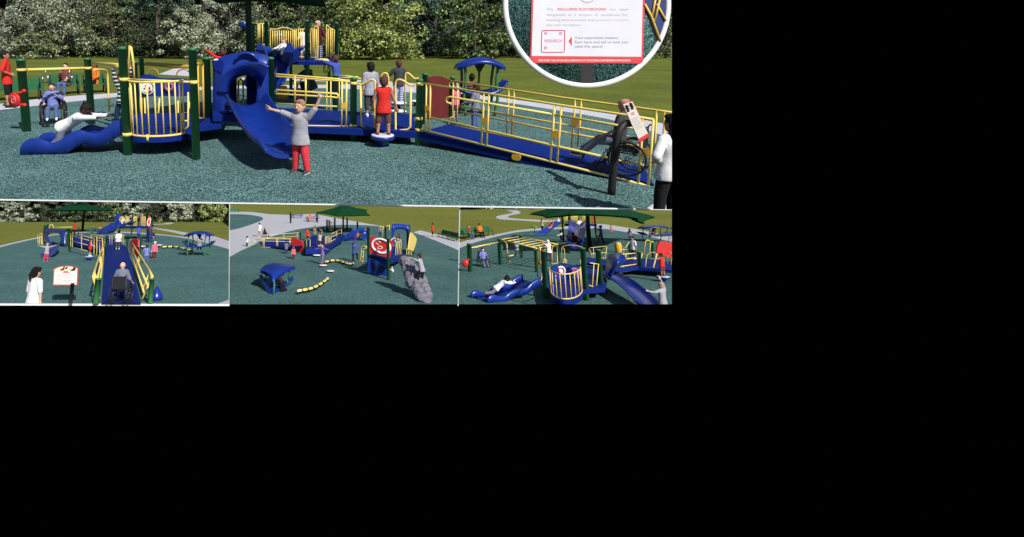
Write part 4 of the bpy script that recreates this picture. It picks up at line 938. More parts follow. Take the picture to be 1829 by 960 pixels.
ft(66, 300, 56, 'dark', 'dark gap tree right of the pale leftmost tree', 2000, 6, 8, 52, 1.1)
ft(106, 290, 50, 'dark', 'dark tree left of the canopy pole', 2000, 5, 7.5, 53, 1.1)
ft(118, 298, 40, 'fresh', 'bright-tipped tree behind the canopy pole', 1500, 4.5, 6, 54, 1.1)
ft(160, 290, 60, 'dark', 'dark tree right of the canopy pole', 2000, 5, 7, 55, 1.1)
ft(198, 300, 50, 'mid', 'mid-green tree above the far slide', 2000, 6, 8, 56, 1.1)
ft(240, 290, 56, 'pale', 'pale tree behind the play tower', 2200, 6, 7.5, 57, 1.1)
ft(280, 285, 44, 'dark', 'shaded tree right of the play tower', 2000, 6, 8, 58, 1.1)
ft(318, 290, 54, 'cream', 'pale creamy tree in the right half of the tree line', 2400, 5.4, 7.2, 59, 1.1)
ft(352, 296, 40, 'dark', 'dark tree left of the yellow-green tree', 1800, 6, 8, 60, 1.1)
ft(388, 284, 56, 'lime', 'yellow-green tree at the right end of the tree line', 2600, 5.6, 7.5, 61, 1.1)
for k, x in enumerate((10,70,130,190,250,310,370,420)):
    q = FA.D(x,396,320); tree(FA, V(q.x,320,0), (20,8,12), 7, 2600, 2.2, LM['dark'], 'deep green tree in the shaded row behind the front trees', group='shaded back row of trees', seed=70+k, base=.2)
# sunshade
T = Thing(FA, 'sunshade', 'dark green pointed cloth sunshade on a pole behind the blue hood', 'canopy', A_(147,413.5))
d_ = A_(147,413.5).y; sp_post(T, FA, 147, 413.5, 364, 4.2, 'pole', POLE)
hip(T, FA, [(76,377.2,d_),(98,375,d_-9),(173,376,d_-9),(208,375.5,d_),(180,372.5,d_+9),(110,372.5,d_+9)], (144,361.2,d_))
# hooded slide
T = Thing(FA, 'hooded_slide', 'shiny blue slide with an arched hood behind the cheering child', 'slide', A_(98,441))
sp_post(T, FA, 77, 436, 403, 4); sp_post(T, FA, 82, 430, 401, 3); sp_post(T, FA, 119.5, 442, 408, 4.2); sp_post(T, FA, 123.5, 450.5, 410, 4)
P = vp(FA, 77,436, 119.5,442)
so = smooth([V(x,y,0) for x,y in [(79,437),(79,420),(80,410),(88,408.5),(98,409),(108,410.5),(116,411.5),(117,425),(117,440)]],3)
si = smooth([V(x,y,0) for x,y in [(91,434),(87,426),(87,420),(91,417),(98,416.2),(104,417.5),(107,421),(108,428),(107,434)]],3)
th = FA.m(3, A_(98,440)); s_ = -1 if P.n.y > 0 else 1
m = MB(); m.loft([[P(a.x,a.y,0), P(a.x,a.y,th*s_*.7), P(a.x*.4+b.x*.6,a.y*.4+b.y*.6,th*s_*1.6), P(b.x,b.y,th*s_*1.2), P(b.x,b.y,-th*s_*5)] for a,b in zip(so,si)]); T.part('hood', m, BLUE)
m = MB(); m.loft([[P(a.x,a.y,th*s_*.6), P(a.x,a.y-.4,0), P(a.x,a.y+1.2,-th*s_*6), P(a.x,a.y+2.6,-th*s_*6)] for a in smooth([V(x,y,0) for x,y in [(80,411),(88,408.7),(98,409.2),(108,410.7),(116.5,412)]],3)]); T.part('roof', m, BLUE)
g0 = A_(85,458)
chute(T, [FA.G(97,437,.55), FA.G(95,444,.42), FA.G(91,452,.2), FA.G(86,457.5,.08), FA.G(83,459,.07)], [FA.m(17,g0), FA.m(18,g0)], 'chute', .18, .06)
m = MB(); m.ell(FA.G(95,432,.6), (FA.m(2.2,g0),)*3, 10, 7); T.part('entry_lip', m, BLUE)
T = Thing(FA, 'barrier_gate', 'yellow bar gate beside the blue hood', 'gate', A_(71,437)); P = vp(FA,66,435,76,438)
r = pr_(FA,.9,71,437); rails(T, P, [[(66,417),(75,417.5)],[(68,437),(76,438)]]+[[(x,417),(x+1,437)] for x in (67,70,73,75)], r, name='bars')
T = Thing(FA, 'arch_ladder', 'small yellow arch and beam showing above the blue hood', 'climber', A_(92,425)); P = vp(FA,85,425,130,425)
rails(T, P, [[(88,412),(88.5,404),(90,401.5),(93,401.5),(95,404),(96,410)],[(98,406.4),(129,406)]], pr_(FA,1.1,92,425), name='arch')
# left walkway
T = Thing(FA, 'entry_bridge', 'blue walkway with yellow guard rails between the hood and the ramp head', 'walkway', A_(150,452))
deck(T, FA, [(124,432),(160,441),(186,450),(190,444),(227,444),(215,430),(150,421),(124,424)], .40, .25)
sp_post(T, FA, 188.5, 456, 421, 3.4); sp_post(T, FA, 167, 455, 424, 3); sp_post(T, FA, 226, 452, 420, 3); sp_post(T, FA, 176,440,412,2.4); sp_post(T, FA, 139,425,406,2)
P = vp(FA,124,452,160,462); r = pr_(FA,.85,140,455)
rails(T, P, [[(125,417),(165,425.5)],[(125,421),(160,430)],[(126,430),(156,438)],[(126,441),(156,448.5)],[(126,417),(126.5,441)],[(129,418),(129.5,442)],[(145,421),(146,446)]], r, name='near_guard')
P = vp(FA,166,464,188,474)
for x0,x1,yt,yb in ((168,173,422,454),(178,183,425,459)): rails(T, P, [arch(x0,yb,x1,yb+2,yb-yt+0.,6)+[(x0,yb)]], r, name='guard_loop')
P = vp(FA,137,436,190,446); rails(T, P, [[(143,415),(186,422)],[(146,420),(184,427)],[(149,425),(186,431.5)],[(146,416),(146,432)],[(163,418),(163,434)],[(178,421),(178,438)]], r*.8, name='far_guard')
P = vp(FA,190,446,226,446); rails(T, P, [[(191,421),(222,420)],[(191,442),(222,441)]]+[[(x,421),(x,441)] for x in (192,196,200,218,221)], r*.8, name='far_guard')
# ramp
T = Thing(FA, 'access_ramp', 'long blue ramp between yellow rails, running up from the front edge', 'ramp', A_(215,543))
m = MB(); m.prism([FA.G(189,444,.42), FA.G(228,444,.42), FA.G(253,546,.06), FA.G(181,546,.06)], V(0,0,-.1)); T.part('deck', m, DBLUE)
sp_post(T, FA, 171, 546, 499, 10.5); sp_post(T, FA, 268, 545, 499, 9)
PL = FA.plane(FA.G(188.5,444,.42), FA.G(181,546,.06)); PR_ = FA.plane(FA.G(228.5,444,.42), FA.G(253.5,546,.06))
def rl(P, pl, w, x, y, nm): rails(T, P, pl, FA.m(w,FA.G(x,y))/2, name=nm)
# the rails are given on the upright planes along the ramp's two edges
def ramp_rails(T, far, near, out, nm):
    m = MB(); r_ = .034
    pt = lambda t, h: far.lerp(near, t)+V(out*(.08+.10*h+.30*t*h), 0, h)
    m.tube([pt(0,.62), pt(.35,.68), pt(.88,.74), pt(.95,.70), pt(.95,.0)], r_*1.15, 6)
    for h in (.15,.40): m.tube([pt(0,h), pt(.95,h)], r_, 6)
    for t in (.02,.30,.34,.60,.64,.90): m.tube([pt(t,.1), pt(t,.68)], r_, 6)
    T.part(nm, m, YEL)
ramp_rails(T, FA.G(189,444,.42), FA.G(181,546,.06), -1, 'left_guard'); ramp_rails(T, FA.G(228,444,.42), FA.G(253,546,.06), 1, 'right_guard')
T = Thing(FA, 'arched_board', 'bright red upright play board at the right of the ramp head', 'play panel', A_(242,458)); P = vp(FA,236,456,249,459)
panel(T, P, [(236,454),(235.5,431),(239,428),(244,426.5),(248,427),(249,431),(248.5,457),(241,459)], .1, RED, 'board'); sp_post(T, FA, 249.5, 461, 425, 2.6)
rails(T, P, [[(234,448),(238,447),(239,459)],[(236,441),(239,441),(240,458)]], pr_(FA,2,242,458), name='handle', mat=AMB)
T = spinner(FA, A_(158.5,466), FA.m(8,A_(158.5,466)), .26, 'blue spinner under the boy in the red tank top')
kid(FA, 159, 464.5, 30, 'boy in a red tank top standing on the blue spinner', 'hold', -.9, 0.0, shirt='red', sleeve=0, pants='brown', plen=1.15, shoe='white', skin='pale', hair='short', hc='auburn')
FA.objs[-1].root.matrix_world = FA.M @ Matrix.Translation(A_(159,465)+V(0,0,.26)) @ Matrix.Rotation(-.9,4,'Z'); FA.objs[-1].W = FA.objs[-1].root.matrix_world.copy()
kid(FA, 81.5, 467.5, 33, 'cheering child in grey shirt and red trousers before the slide', 'cheer', pi+.1, shirt='grey', pants='rpant', shoe='grey', hair='cap', hc='cap', mod=dict(open=True, aL=((-1,.05,.25),(-1,.1,.35)), aR=((1,.05,.25),(1,.1,.3))))
kid(FA, 210, 446, 34, 'boy in white t-shirt and dark shorts at the ramp head', 'stand', .2, .42, shirt='white', pants='dgrey', plen=1.4, shoe='white', skin='tan', hc='black')
kid(FA, 260.5, 471, 33, 'child in a blue jumper and jeans beside the red board', 'hold', .4, shirt='lblue', sleeve=2, pants='jean', shoe='djean', skin='tan', hc='brown')
kid(FA, 275, 463, 31, 'pale-haired girl in a pink top near the red board', 'stand', .5, shirt='pink', pants='maroon', shoe='pink', hair='pony', hc='white')
kid(FA, 132.5, 421, 24, 'man in a red t-shirt far behind the walkway', 'hips', -.8, shirt='red', pants='black', shoe='black', skin='tan', hc='black', child=False)
g_ = 'green benches behind the walkway'
bench(FA, A_(156,419.5), A_(170,419), 'green bench under the dark-clothed sitter', g_); bench(FA, A_(172,418.8), A_(185,418.5), 'green bench under the sitter in orange', g_)
person(FA, A_(166,419), 1.7, 'sit', pi, 'dark-clothed sitter on a bench far behind the walkway', 'dgrey', 2, 'djean', 2, 'black', 'pale', 'bun', 'brown', False, pz=.53)
person(FA, A_(177.5,418.5), 1.75, 'sit', pi, 'sitter in an orange jumper on a bench far behind the walkway', 'orange', 2, 'black', 2, 'black', 'brown', 'short', 'black', False, pz=.53)
kid(FA, 247, 428, 24, 'boy in a blue jacket climbing toward the far tower', 'reach', .3, .2, shirt='blue', sleeve=2, pants='djean', shoe='black', skin='tan', hc='auburn')
# wheelchair on the ramp
q = FA.G(215,541,.10)
wheelchair(FA, q, 0., FA.m(54,q), 'black wheelchair seen from behind on the blue ramp')
person(FA, q, FA.m(86,q), 'wheel', 0., 'bald man in a dark grey t-shirt in the wheelchair, seen from behind', 'gblue', 1.2, 'djean', 2, 'black', 'pale', None, 'fair', False, pz=FA.m(27,q))
# tower and slides
T = Thing(FA, 'play_tower', 'distant play tower with yellow bar panels and a red ring sign', 'play tower', A_(250,432))
for x,b,t in ((213,422,386),(234,428,385),(262,433,387),(269.5,434,386),(246,424,386)): sp_post(T, FA, x, b, t, 2.3)
ybk = A_(234,428).y; Pt = FA.plane(V(-50,ybk,0), V(50,ybk,0)); r = FA.m(.8,A_(234,428))/2
zt = FA.zat(V(0,ybk,0), 405); m = MB(); m.prism([FA.D(212,405.5,ybk), FA.D(268,405.5,ybk), FA.D(269,404,ybk+7), FA.D(214,404,ybk+7)], V(0,0,-.22)); T.part('deck', m, DBLUE)
for xs in ((214,216,218,220),(224,226,228,230),(238,240,242,244),(252,254,256,258,260)): rails(T, Pt, [[(x,388),(x,403)] for x in xs]+[[(xs[0],388),(xs[-1],387.5)],[(xs[0],403),(xs[-1],403)]], r, name='bar_panel')
Pr2 = vp(FA,262,433,269.5,434); m = MB(); c_ = Pr2(266.5,397); m.lathe([(.1,-.05),(FA.m(9.5,c_),-.05),(FA.m(10.5,c_),0),(FA.m(9.5,c_),.05),(.1,.05)], c_, 20, Matrix.Rotation(pi/2,3,'X')@Matrix.Rotation(0,3,'Z')); 
sc_ = Matrix.Diagonal((.42,1,1)); m.v = [c_+V((v.x-c_.x)*.42, v.y-c_.y, v.z-c_.z) for v in m.v]; dk = T.part('ring_sign', m, RED)
m = MB(); m.tube([c_+V(.42*FA.m(6,c_)*math.cos(a), -.1, FA.m(6.4,c_)*math.sin(a)) for a in [2*pi*k/20 for k in range(20)]], FA.m(.9,c_)/1.2, 6, True); T.part('white_ring', m, WHT, dk)
panel(T, Pr2, [(263,409),(269,410),(268.5,431),(263,433)], .1, BLUE, 'climbing_wall')
T = Thing(FA, 'double_slide', 'blue double slide running down left from the distant tower', 'slide', A_(200,420)); yb_ = A_(200,419).y
chute(T, [FA.D(231,401,ybk-1), FA.D(222,401.5,ybk-3), FA.D(205,408,ybk-6), FA.D(192,415,ybk-9), FA.D(184,417,ybk-10)], [1.4,1.4], 'chute', .35, .1)
Ps = FA.plane(V(-50,ybk-5,0), V(50,ybk-5,0))
for pts_ in ([(194,418),(196,408),(199,400),(203,398),(207,402),(208,411),(203,416)],[(210,408),(212,400),(216,398),(219,402),(219,408)],[(208,400),(209,386),(214,382),(219,385),(214,389),(212,400)]): panel(T, Ps, [(p.x,p.y) for p in smooth([V(x,y,0) for x,y in pts_],3)], .5, BLUE, 'side_fin')
p = FA.D(217,399,ybk-4); person(FA, V(p.x,p.y,0), 1.5, 'lie', 2.2, 'child in white on the distant double slide', 'white', 2, 'djean', 2, 'black', 'pale', 'short', 'fair', pz=p.z)
p = FA.D(253,404,ybk+2); person(FA, V(p.x,p.y,p.z), FA.m(21,p), 'hold', .3, 'child in a pink cap standing on the distant tower', 'maroon', 2, 'jean', 2, 'black', 'pale', 'beanie', 'pinkcap')
p = A_(276,430); person(FA, p, FA.m(26,p), 'crouch', pi-.6, 'figure in dark grey crouching right of the distant tower', 'dgrey', 2, 'purple', 2, 'black', 'tan', 'short', 'auburn', False)
p = A_(272,426); person(FA, p, FA.m(24,p), 'reach', .4, 'child in a grey top climbing behind the crouching figure', 'gblue', 2, 'djean', 2, 'black', 'pale', 'short', 'black')
pod(FA, A_(283,443), FA.m(6.5,A_(283,443)), .28, 'white-topped stepping pod before the balance walk', 'stepping pods'); pod(FA, A_(254,446), FA.m(5,A_(254,446)), .3, 'white stepping pod beside the red board', 'stepping pods')
snake(FA, [(291,442),(304,441.5),(318,442.5),(334,446.5),(344,449)], .18, .08, 'yellow and black balance walk leading to the blue glider')
gl = A_(354,457); glider(FA, gl, FA.m(42,gl), 1.6, FA.zat(gl,415), -.1, 'blue roofed glider with green legs at the right')
person(FA, gl+V(.1,-.2,0), 1.35, 'sit', .25, 'boy in a striped shirt sitting under the blue glider roof', 'bw', 1, 'djean', 2, 'black', 'dark', 'short', 'black', pz=.75)
# sign and onlooker
T = Thing(FA, 'information_sign', 'white red-bordered information board with leaping figures on a dark post', 'sign', A_(125,542)); b0 = A_(125,543); yy = b0.y
sp_post(T, FA, 125.5, 547, 508, 6.5, 'post', BLK)
def sb(px, py): t = (510-py)/33; return FA.D(px, py, yy-.2+.30*t)
top_ = [(96,481),(103,477.5),(111,475.6),(118,475),(126,475.5),(133,476.8),(139.5,479)]
oc = [(94.6,510.5)]+top_+[(138.3,510.5)]
nb = (sb(139,480)-sb(96,510)).cross(sb(96,480)-sb(96,510)).normalized()
if nb.y > 0: nb = -nb
m = MB(); m.prism([sb(*q) for q in oc], -nb*.05); T.part('board', m, plain('sign_red',(.66,.06,.07),.45,.06))
m = MB(); m.prism([sb(x,y) for x,y in [(96.2,508.7),(97.4,482)]+[(118+(x-118)*.94, y+1.3) for x,y in top_[1:-1]]+[(138,480.5),(136.8,508.7)]], nb*.008); T.part('face', m, plain('sign_face2',(.70,.66,.62),.5,.06,2))
m = MB(); m.prism([sb(x,y)+nb*.004 for x,y in [(97.5,487),(97.8,482)]+[(118+(x-118)*.92, y+1.8) for x,y in top_[1:-1]]+[(137.3,481.5),(137.3,486)]], nb*.008); T.part('yellow_header', m, plain('sign_sand',(.68,.55,.36),.5,.08,2))
m = MB(); W2 = lambda x,y: sb(x,y)+nb*.016
for x0,y0,l in ((113,480.5,1),(119,479.5,.5),(131,481.5,.9),(133,482,.7)):
    for dx,dy in ((-5,3),(3.5,-3.3),(-2,3.5),(2,2.5)): m.tube([W2(x0,y0), W2(x0+dx*l,y0+dy*l)], .020, 5)
    m.ell(W2(x0+1.6*l,y0-3.2*l), (.024,.02,.024), 8, 5)
T.part('leaping_figures', m, BLK)
m = MB()
for y,x0,x1 in ((486,113,124),(487.6,112.5,124),(485,115,121)): m.prism([W2(x0,y),W2(x1,y),W2(x1,y+1),W2(x0,y+1)], nb*.004)
T.part('title_lines', m, plain('sign_red',(.66,.06,.07),.45,.06))
m = MB()
for k,(y,x0,x1) in enumerate(((491,101,133),(493,101,131),(495,101,133),(497,101,126),(501,112,131),(503,112,129))): m.prism([W2(x0,y),W2(x1,y),W2(x1,y+.55),W2(x0,y+.55)], nb*.004)
for a,b in (((98.5,500),(110.5,500)),((98.5,507),(110.5,507))): m.prism([W2(*a),W2(*b),W2(b[0],b[1]+.5),W2(a[0],a[1]+.5)], nb*.004)
T.part('text_lines', m, plain('sign_pinkgrey',(.5,.38,.40),.6,.05))
q = A_(68,592); kid(FA, 53, 590, 110, 'dark-haired person with a ponytail in a white shirt', 'stand', -.45, shirt='white', sleeve=.9, pants='white', shoe='white', skin='pale', hair='pony', hc='black', hi=1)
T = Thing(FA, 'play_pod', 'glossy blue plastic pod right of the ramp foot', 'play pod', A_(279,538)); b_ = A_(279,538); r_ = FA.m(11,b_); zh = FA.zat(b_,512)
m = MB(); m.lathe([(r_*.75,0),(r_,zh*.18),(r_*.98,zh*.35),(r_*.7,zh*.6),(r_*.36,zh*.85),(r_*.12,zh*.99)], b_, 24); T.part('shell', m, BLUE)
m = MB(); m.lathe([(r_*.5,-.02),(r_*.5,.02)], b_, 16); T.part('base_plate', m, BLK)
# ---------------------------------------------------------------- lower middle: view from the glider side
FB = Frame(330, 6.7, .020, ', lower middle scene'); B_ = FB.G
RUB3 = speckle('rubber_granules_mid', [(.036,.085,.087),(.052,.12,.118),(.062,.140,.135),(.074,.165,.157),(.10,.21,.20)], 16, .85, .15, .2)
poly(FB, 'lawn', [(380,359),(860,359),(860,560),(380,560)], 0, GR2)
poly(FB, 'plaza', [(380,379.5),(420,378.5),(450,379),(480,383),(520,384.5),(560,382.5),(600,390),(640,397),(690,406),(690,424),(640,420),(560,416),(500,424),(452,440),(405,463),(380,470)], .02, PATH)
pl_ = smooth([B_(x,y) for x,y in [(380,473),(405,463),(430,449),(450,440),(475,428),(500,419),(530,411),(570,405),(610,402.5),(660,403.5),(700,408),(740,416.5),(780,431),(821,448),(870,470)]],3)
m = MB(); m.sheet([V(p.x,p.y,.04) for p in pl_+[B_(880,560),B_(380,560)]]); solid(FB, 'rubber_surface', m, RUB3, kind='structure')
m = MB(); m.sheet([V(p.x,p.y,.045) for p in smooth([B_(x,y) for x,y in [(370,386),(410,383.2),(440,384),(462,387),(470,391),(464,396),(445,403),(425,409),(410,412),(380,417)]],3)]); solid(FB, 'rubber_island', m, RUB3, kind='structure')
m = MB(); m.sheet([V(p.x,p.y,.047) for p in [B_(738,416),B_(750,412.3),B_(790,422),B_(830,435),B_(830,453),B_(780,431.5)]]); solid(FB, 'bench_paving', m, PATH, kind='structure')
for k,(x,y,w) in enumerate(((811,363,50),(705,359,40))):
    q = B_(x,y); tree(FB, V(q.x,q.y,0), (FB.m(w/2,q),3,2.5), 2, 900, .9, LM['dark'], ['dark bush at the upper right corner','low dark bush at the top edge of the lawn'][k], seed=90+k, base=.1, name='bush')
T = Thing(FB, 'sunshade', 'dark green hip-shaped cloth sunshade on a single pole', 'canopy', B_(613,416)); d_ = B_(613,416).y; sp_post(T, FB, 613, 416, 372, 3, 'pole', POLE)
hip(T, FB, [(564.6,380,d_),(604,386.5,d_-4),(632,386,d_-4),(662,385,d_-3),(656,375,d_+4),(600,373,d_+5)], (614,365.6,d_))
# picnic tables and the people there
for x0,x1,y,lab in ((519,543,390,'left blue picnic table on the pale plaza'),(543,572,395,'right blue picnic table on the pale plaza')):
    p = B_((x0+x1)/2, y); L = FB.m((x1-x0)*.85, p); T = Thing(FB, 'picnic_table', lab, 'picnic table', p, 'picnic tables on the plaza', .25, True)
    m = MB(); m.box((0,0,.74), (L,.8,.06)); T.part('tabletop', m, BLUE)
    for sy in (-1,1):
        m = MB(); m.box((0,sy*.75,.45), (L,.3,.05)); T.part('bench_seat', m, BLUE)
    for sx in (-1,1):
        m = MB(); m.tube([V(sx*L*.35,-.8,0), V(sx*L*.35,-.25,.72)], .04, 6); m.tube([V(sx*L*.35,.8,0), V(sx*L*.35,.25,.72)], .04, 6); m.tube([V(sx*L*.35,-.8,.42), V(sx*L*.35,.8,.42)], .035, 6); T.part('leg', m, BLK)
kid(FB, 519, 399, 20, 'person in black standing at the left picnic table', 'stand', -1, shirt='black', sleeve=2, pants='black', shoe='black', skin='tan', hc='black', child=False)
person(FB, B_(553,397.5), 1.7, 'sit', .6, 'person in rusty red sitting at the right picnic table', 'orange', 2, 'djean', 2, 'black', 'pale', 'short', 'brown', False, pz=.5)
kid(FB, 566.5, 398, 19, 'person in dark grey standing at the right picnic table', 'hold', .8, shirt='dgrey', sleeve=2, pants='black', shoe='black', skin='tan', hc='black', child=False)
bench(FB, B_(409,380), B_(428,379.5), 'green bench at the upper left corner of the lawn', 'green benches')
bench(FB, B_(785,424), B_(804,428.5), 'green bench nearest the man in red', 'green benches'); bench(FB, B_(803,428.5), B_(821,433), 'green bench at the right edge', 'green benches')
kid(FB, 773, 424.5, 25, 'man in a red t-shirt and black shorts beside the green benches', 'hips', 1.2, shirt='red', pants='black', plen=1.2, shoe='black', skin='tan', hc='black', child=False)
# ramp
T = Thing(FB, 'access_ramp', 'blue ramp with yellow guard rails running right to the red board', 'ramp', B_(500,445))
m = MB(); m.prism([FB.G(470,441,.1), FB.G(540,440,.7), FB.G(530,428,.7), FB.G(462,431,.1)], V(0,0,-.2)); T.part('deck', m, DBLUE)
P = vp(FB,452,442,524,448); r = pr_(FB,.9,490,445)
rails(T, P, [[(455,429),(470,426.5),(523,427)],[(454,435),(470,431),(522,432)],[(453,441.5),(475,442),(521,444.5)],[(450,433),(454,428),(456,430),(452,441)]]+[[(x,427),(x,443)] for x in (470,472,494,496)]+[[(518,427),(518,444)]], r, name='near_guard')
P = vp(FB,456,433,535,431); rails(T, P, [[(457,423),(480,420),(534,416)],[(457,428),(480,426),(534,422)],[(478,417),(478,430)],[(507,417),(507,430)],[(531,416),(531,429)]], r*.9, name='far_guard')
sp_post(T, FB, 536.5, 430, 415, 2.4); sp_post(T, FB, 544, 456, 430, 3)
T = Thing(FB, 'arched_board', 'bright red board with embossed figures at the ramp head', 'play panel', B_(534,453)); P = vp(FB,524,450,543,452)
bd = panel(T, P, [(p.x,p.y) for p in smooth([V(x,y,0) for x,y in [(525,446),(522.3,435),(522,424.5),(530,426.5),(537,430),(541.5,433),(543.5,444),(544.5,453)]],2)], .12, RED, 'board')
m = MB()
for x,y in ((527,432),(531,434),(535,436),(528,438),(532,440),(536,442),(530,444)): m.ell(P(x,y,-.14), (.13,.04,.10), 8, 5)
T.part('embossed_figures', m, plain('red_light',(.62,.10,.10),.4,.1), bd)
# centre deck, second ramp
T = Thing(FB, 'bridge_deck', 'blue middle deck with yellow loops behind the stepping pods', 'walkway', B_(570,452))
deck(T, FB, [(546,446),(584,444),(593,437),(590,424),(560,420),(543,432)], .7, .45)
P = vp(FB,546,453,560,455); rails(T, P, [arch(547.5,451,554,450,23,6)+[(547.5,451)]], r, name='guard_loop'); P = vp(FB,566,452,575,451); rails(T, P, [arch(566,449,573,449,24,6)+[(566,449)]], r, name='guard_loop')
P = vp(FB,581,449,593,445); rails(T, P, [[(x,424),(x,446)] for x in (581,583.5,586,588.5,591)]+[[(581,424),(592,421.5)],[(581,446),(592,443)]], r, name='bar_panel')
P = vp(FB,553,424,575,422); rails(T, P, [[(560,412),(562,408),(564,412),(564,422)],[(571,410),(575,412),(575,424)]], r, name='far_loop')
m = MB(); m.prism([FB.G(593,437,.7), FB.G(616,422,.9), FB.G(610,415,.9), FB.G(590,426,.7)], V(0,0,-.4)); T.part('side_deck', m, DBLUE)
P = vp(FB,593,444,616,428); rails(T, P, [[(592,418),(611,409)],[(592,424),(611,415)],[(592,431),(611,421)],[(601,414),(602,428)],[(610,410),(610,424)]], r, name='near_guard')
# people of the left half
kid(FB, 463, 424, 25, 'person in a white shirt standing at the ramp foot', 'hold', -.5, shirt='white', sleeve=2, pants='khaki', shoe='white', skin='tan', hc='black', child=False)
q = B_(473,424); wheelchair(FB, q, -pi/2, FB.m(13,q), 'black wheelchair beside the person in white at the ramp foot')
person(FB, q, FB.m(22,q), 'wheel', -pi/2, 'person in black sitting in the wheelchair at the ramp foot', 'black', 2, 'dgrey', 2, 'black', 'tan', 'cap', 'cap', False, pz=FB.m(7,q))
kid(FB, 441, 441, 19, 'dark-haired onlooker in white near the left end of the ramp', 'hold', -1, shirt='white', sleeve=2, pants='black', shoe='black', skin='tan', hair='long', hc='black')
kid(FB, 511, 454.5, 23, 'child in a denim jacket left of the red board', 'hold', -.2, shirt='gblue', sleeve=2, pants='djean', shoe='black', skin='tan', hc='brown')
kid(FB, 524, 464, 23, 'pink-topped girl standing in front of the red board', 'stand', .3, shirt='pink', pants='maroon', shoe='maroon', hair='pony', hc='fair')
kid(FB, 549, 431, 22, 'child in a dark red top behind the middle deck', 'stand', pi, .0, shirt='red', pants='maroon', plen=1.2, shoe='white', skin='tan', hc='auburn')
kid(FB, 562.5, 420, 17, 'child in brown far behind the middle deck', 'stand', pi-.3, shirt='brown', pants='khaki', shoe='black', skin='tan', hc='brown')
kid(FB, 571, 440, 24, 'boy in a white t-shirt on the middle deck', 'stand', 2.6, .7, shirt='cream', pants='dgrey', plen=1.4, shoe='white', skin='tan', hc='black')
g_ = 'white stepping pods'
for x,y,lab in ((566,460,'white stepping pod furthest left, behind the stepping girl'),(577,478,'white stepping pod under the stepping girl'),(590,488,'white stepping pod nearest the viewer')):
    q = B_(x,y); pod(FB, q, FB.m(7.2,q), FB.zat(q,y-4.5), lab, g_)
q = B_(576,474); person(FB, q+V(0,0,.2), FB.m(34,q), 'walk', 2.4, 'girl in purple striding across the stepping pods with arms out', 'purple', 2, 'purple', 2, 'pink', 'pale', 'pony', 'brown', mod=dict(aL=((-1,.2,-.2),(-1,.2,0)), aR=((1,.1,-.3),(1,.3,-.1))))
snake(FB, [(581,469),(594,466),(606,467),(617,471),(626,473),(631,471)], .22, .085, 'yellow and black balance walk winding behind the pods')
snake(FB, [(532,521),(545,519),(558,516),(570,510),(580,503),(586,498)], .22, .095, 'yellow and black balance walk curving from the glider')
# glider, near
q = B_(496,520); T = Thing(FB, 'roofed_glider', 'large blue glider with a swooping pointed roof in the foreground', 'play shelter', q); hgt = FB.zat(q,472)
a_, b_, c_, d_ = FB.G(464.5,479,0), 0, 0, 0
yc_ = q.y
def gp_(x,y,dy): return FB.D(x,y,yc_+dy)
ri = [[(465,481,.8),(474,474,2.0),(490,470,2.6),(508,471.5,2.4),(526,475,1.6)],[(465,483,.4),(475,479,.8),(490,476,1.0),(508,475,1.2),(527,476.5,1.2)],[(466,484,.2),(478,486,-.2),(489,487,-.6),(504,480,.2),(526,477.5,.9)],[(472,482,.2),(482,494,-.6),(488,504,-1.1),(497,494,-.5),(512,481.5,.4)]]
m = MB()
rows = [smooth([gp_(*p) for p in r_],3) for r_ in ri]; rows = list(zip(*rows)); rows = [smooth(list(r_),3) for r_ in rows]
m.loft([list(r_)+[p-V(0,-.05,.18) for p in r_[::-1]] for r_ in rows]); T.part('roof', m, BLUE)
tr = [(463.5,491,1.0),(467,490.5,1.2),(480,508,.2),(493,511,.2),(508,504,1.0),(523,492,2.0),(524,495,1.8),(510,508,.4),(497,517,-.6),(487,526,-1.2),(481,523,-1.0),(472,508,0)]
m = MB(); m.prism([gp_(*p) for p in tr], V(0,0,-.22)); T.part('seat_tray', m, BLUE)
for (x,y,x2,y2,dy) in ((474,484,474,503,.6),(517,478,515,499,1.0),(490,503,487,533,-1.2),(512,500,514,508,.8)):
    m = MB(); m.tube([gp_(x,y,dy), gp_((x+x2)/2+1,(y+y2)/2,dy), gp_(x2,y2,dy)], FB.m(3,q)/2, 8); T.part('leg', m, GRN)
p = gp_(503,520,-.4); person(FB, V(p.x,p.y,0), FB.m(40,p), 'sit', -.6, 'child in black sitting in the near blue glider', 'black', 1, 'black', 2, 'black', 'brown', 'short', 'auburn', pz=gp_(503,518,-.4).z)
# tower
T = Thing(FB, 'play_tower', 'green-posted play tower with a red ring board and blue window panel', 'play tower', B_(680,490))
sp_post(T, FB, 658.5, 486, 406, 5); sp_post(T, FB, 694, 501, 426, 5.5); sp_post(T, FB, 738, 456, 421, 5); sp_post(T, FB, 729, 462, 409, 4.4); sp_post(T, FB, 689, 455, 404, 3.4)
zk = FB.zat(B_(694,501), 463)
m = MB(); m.prism([FB.D(661,455,B_(660,486).y), FB.D(697,465,B_(694,501).y), FB.D(735,450,B_(740,456).y), FB.D(700,440,B_(740,456).y+2)], V(0,0,-.3)); T.part('deck', m, DBLUE)
P = vp(FB,659,491,694,494); s_ = -1 if P.n.y > 0 else 1
bd = panel(T, P, [(662.5,422),(703,431),(697,461),(661,452)], .12*s_, RED, 'ring_board', .25*s_)
m = MB(); m.tube([P(680.8+16.2*math.cos(2*pi*k/28)*1.0, 439.8+12.4*math.sin(2*pi*k/28)+2.8*math.cos(2*pi*k/28), .40*s_) for k in range(28)], FB.m(3.8,B_(680,494))/2, 6, True); T.part('white_ring', m, WHT, bd)
m = MB(); tw = FB.m(1.2,B_(680,494))/2
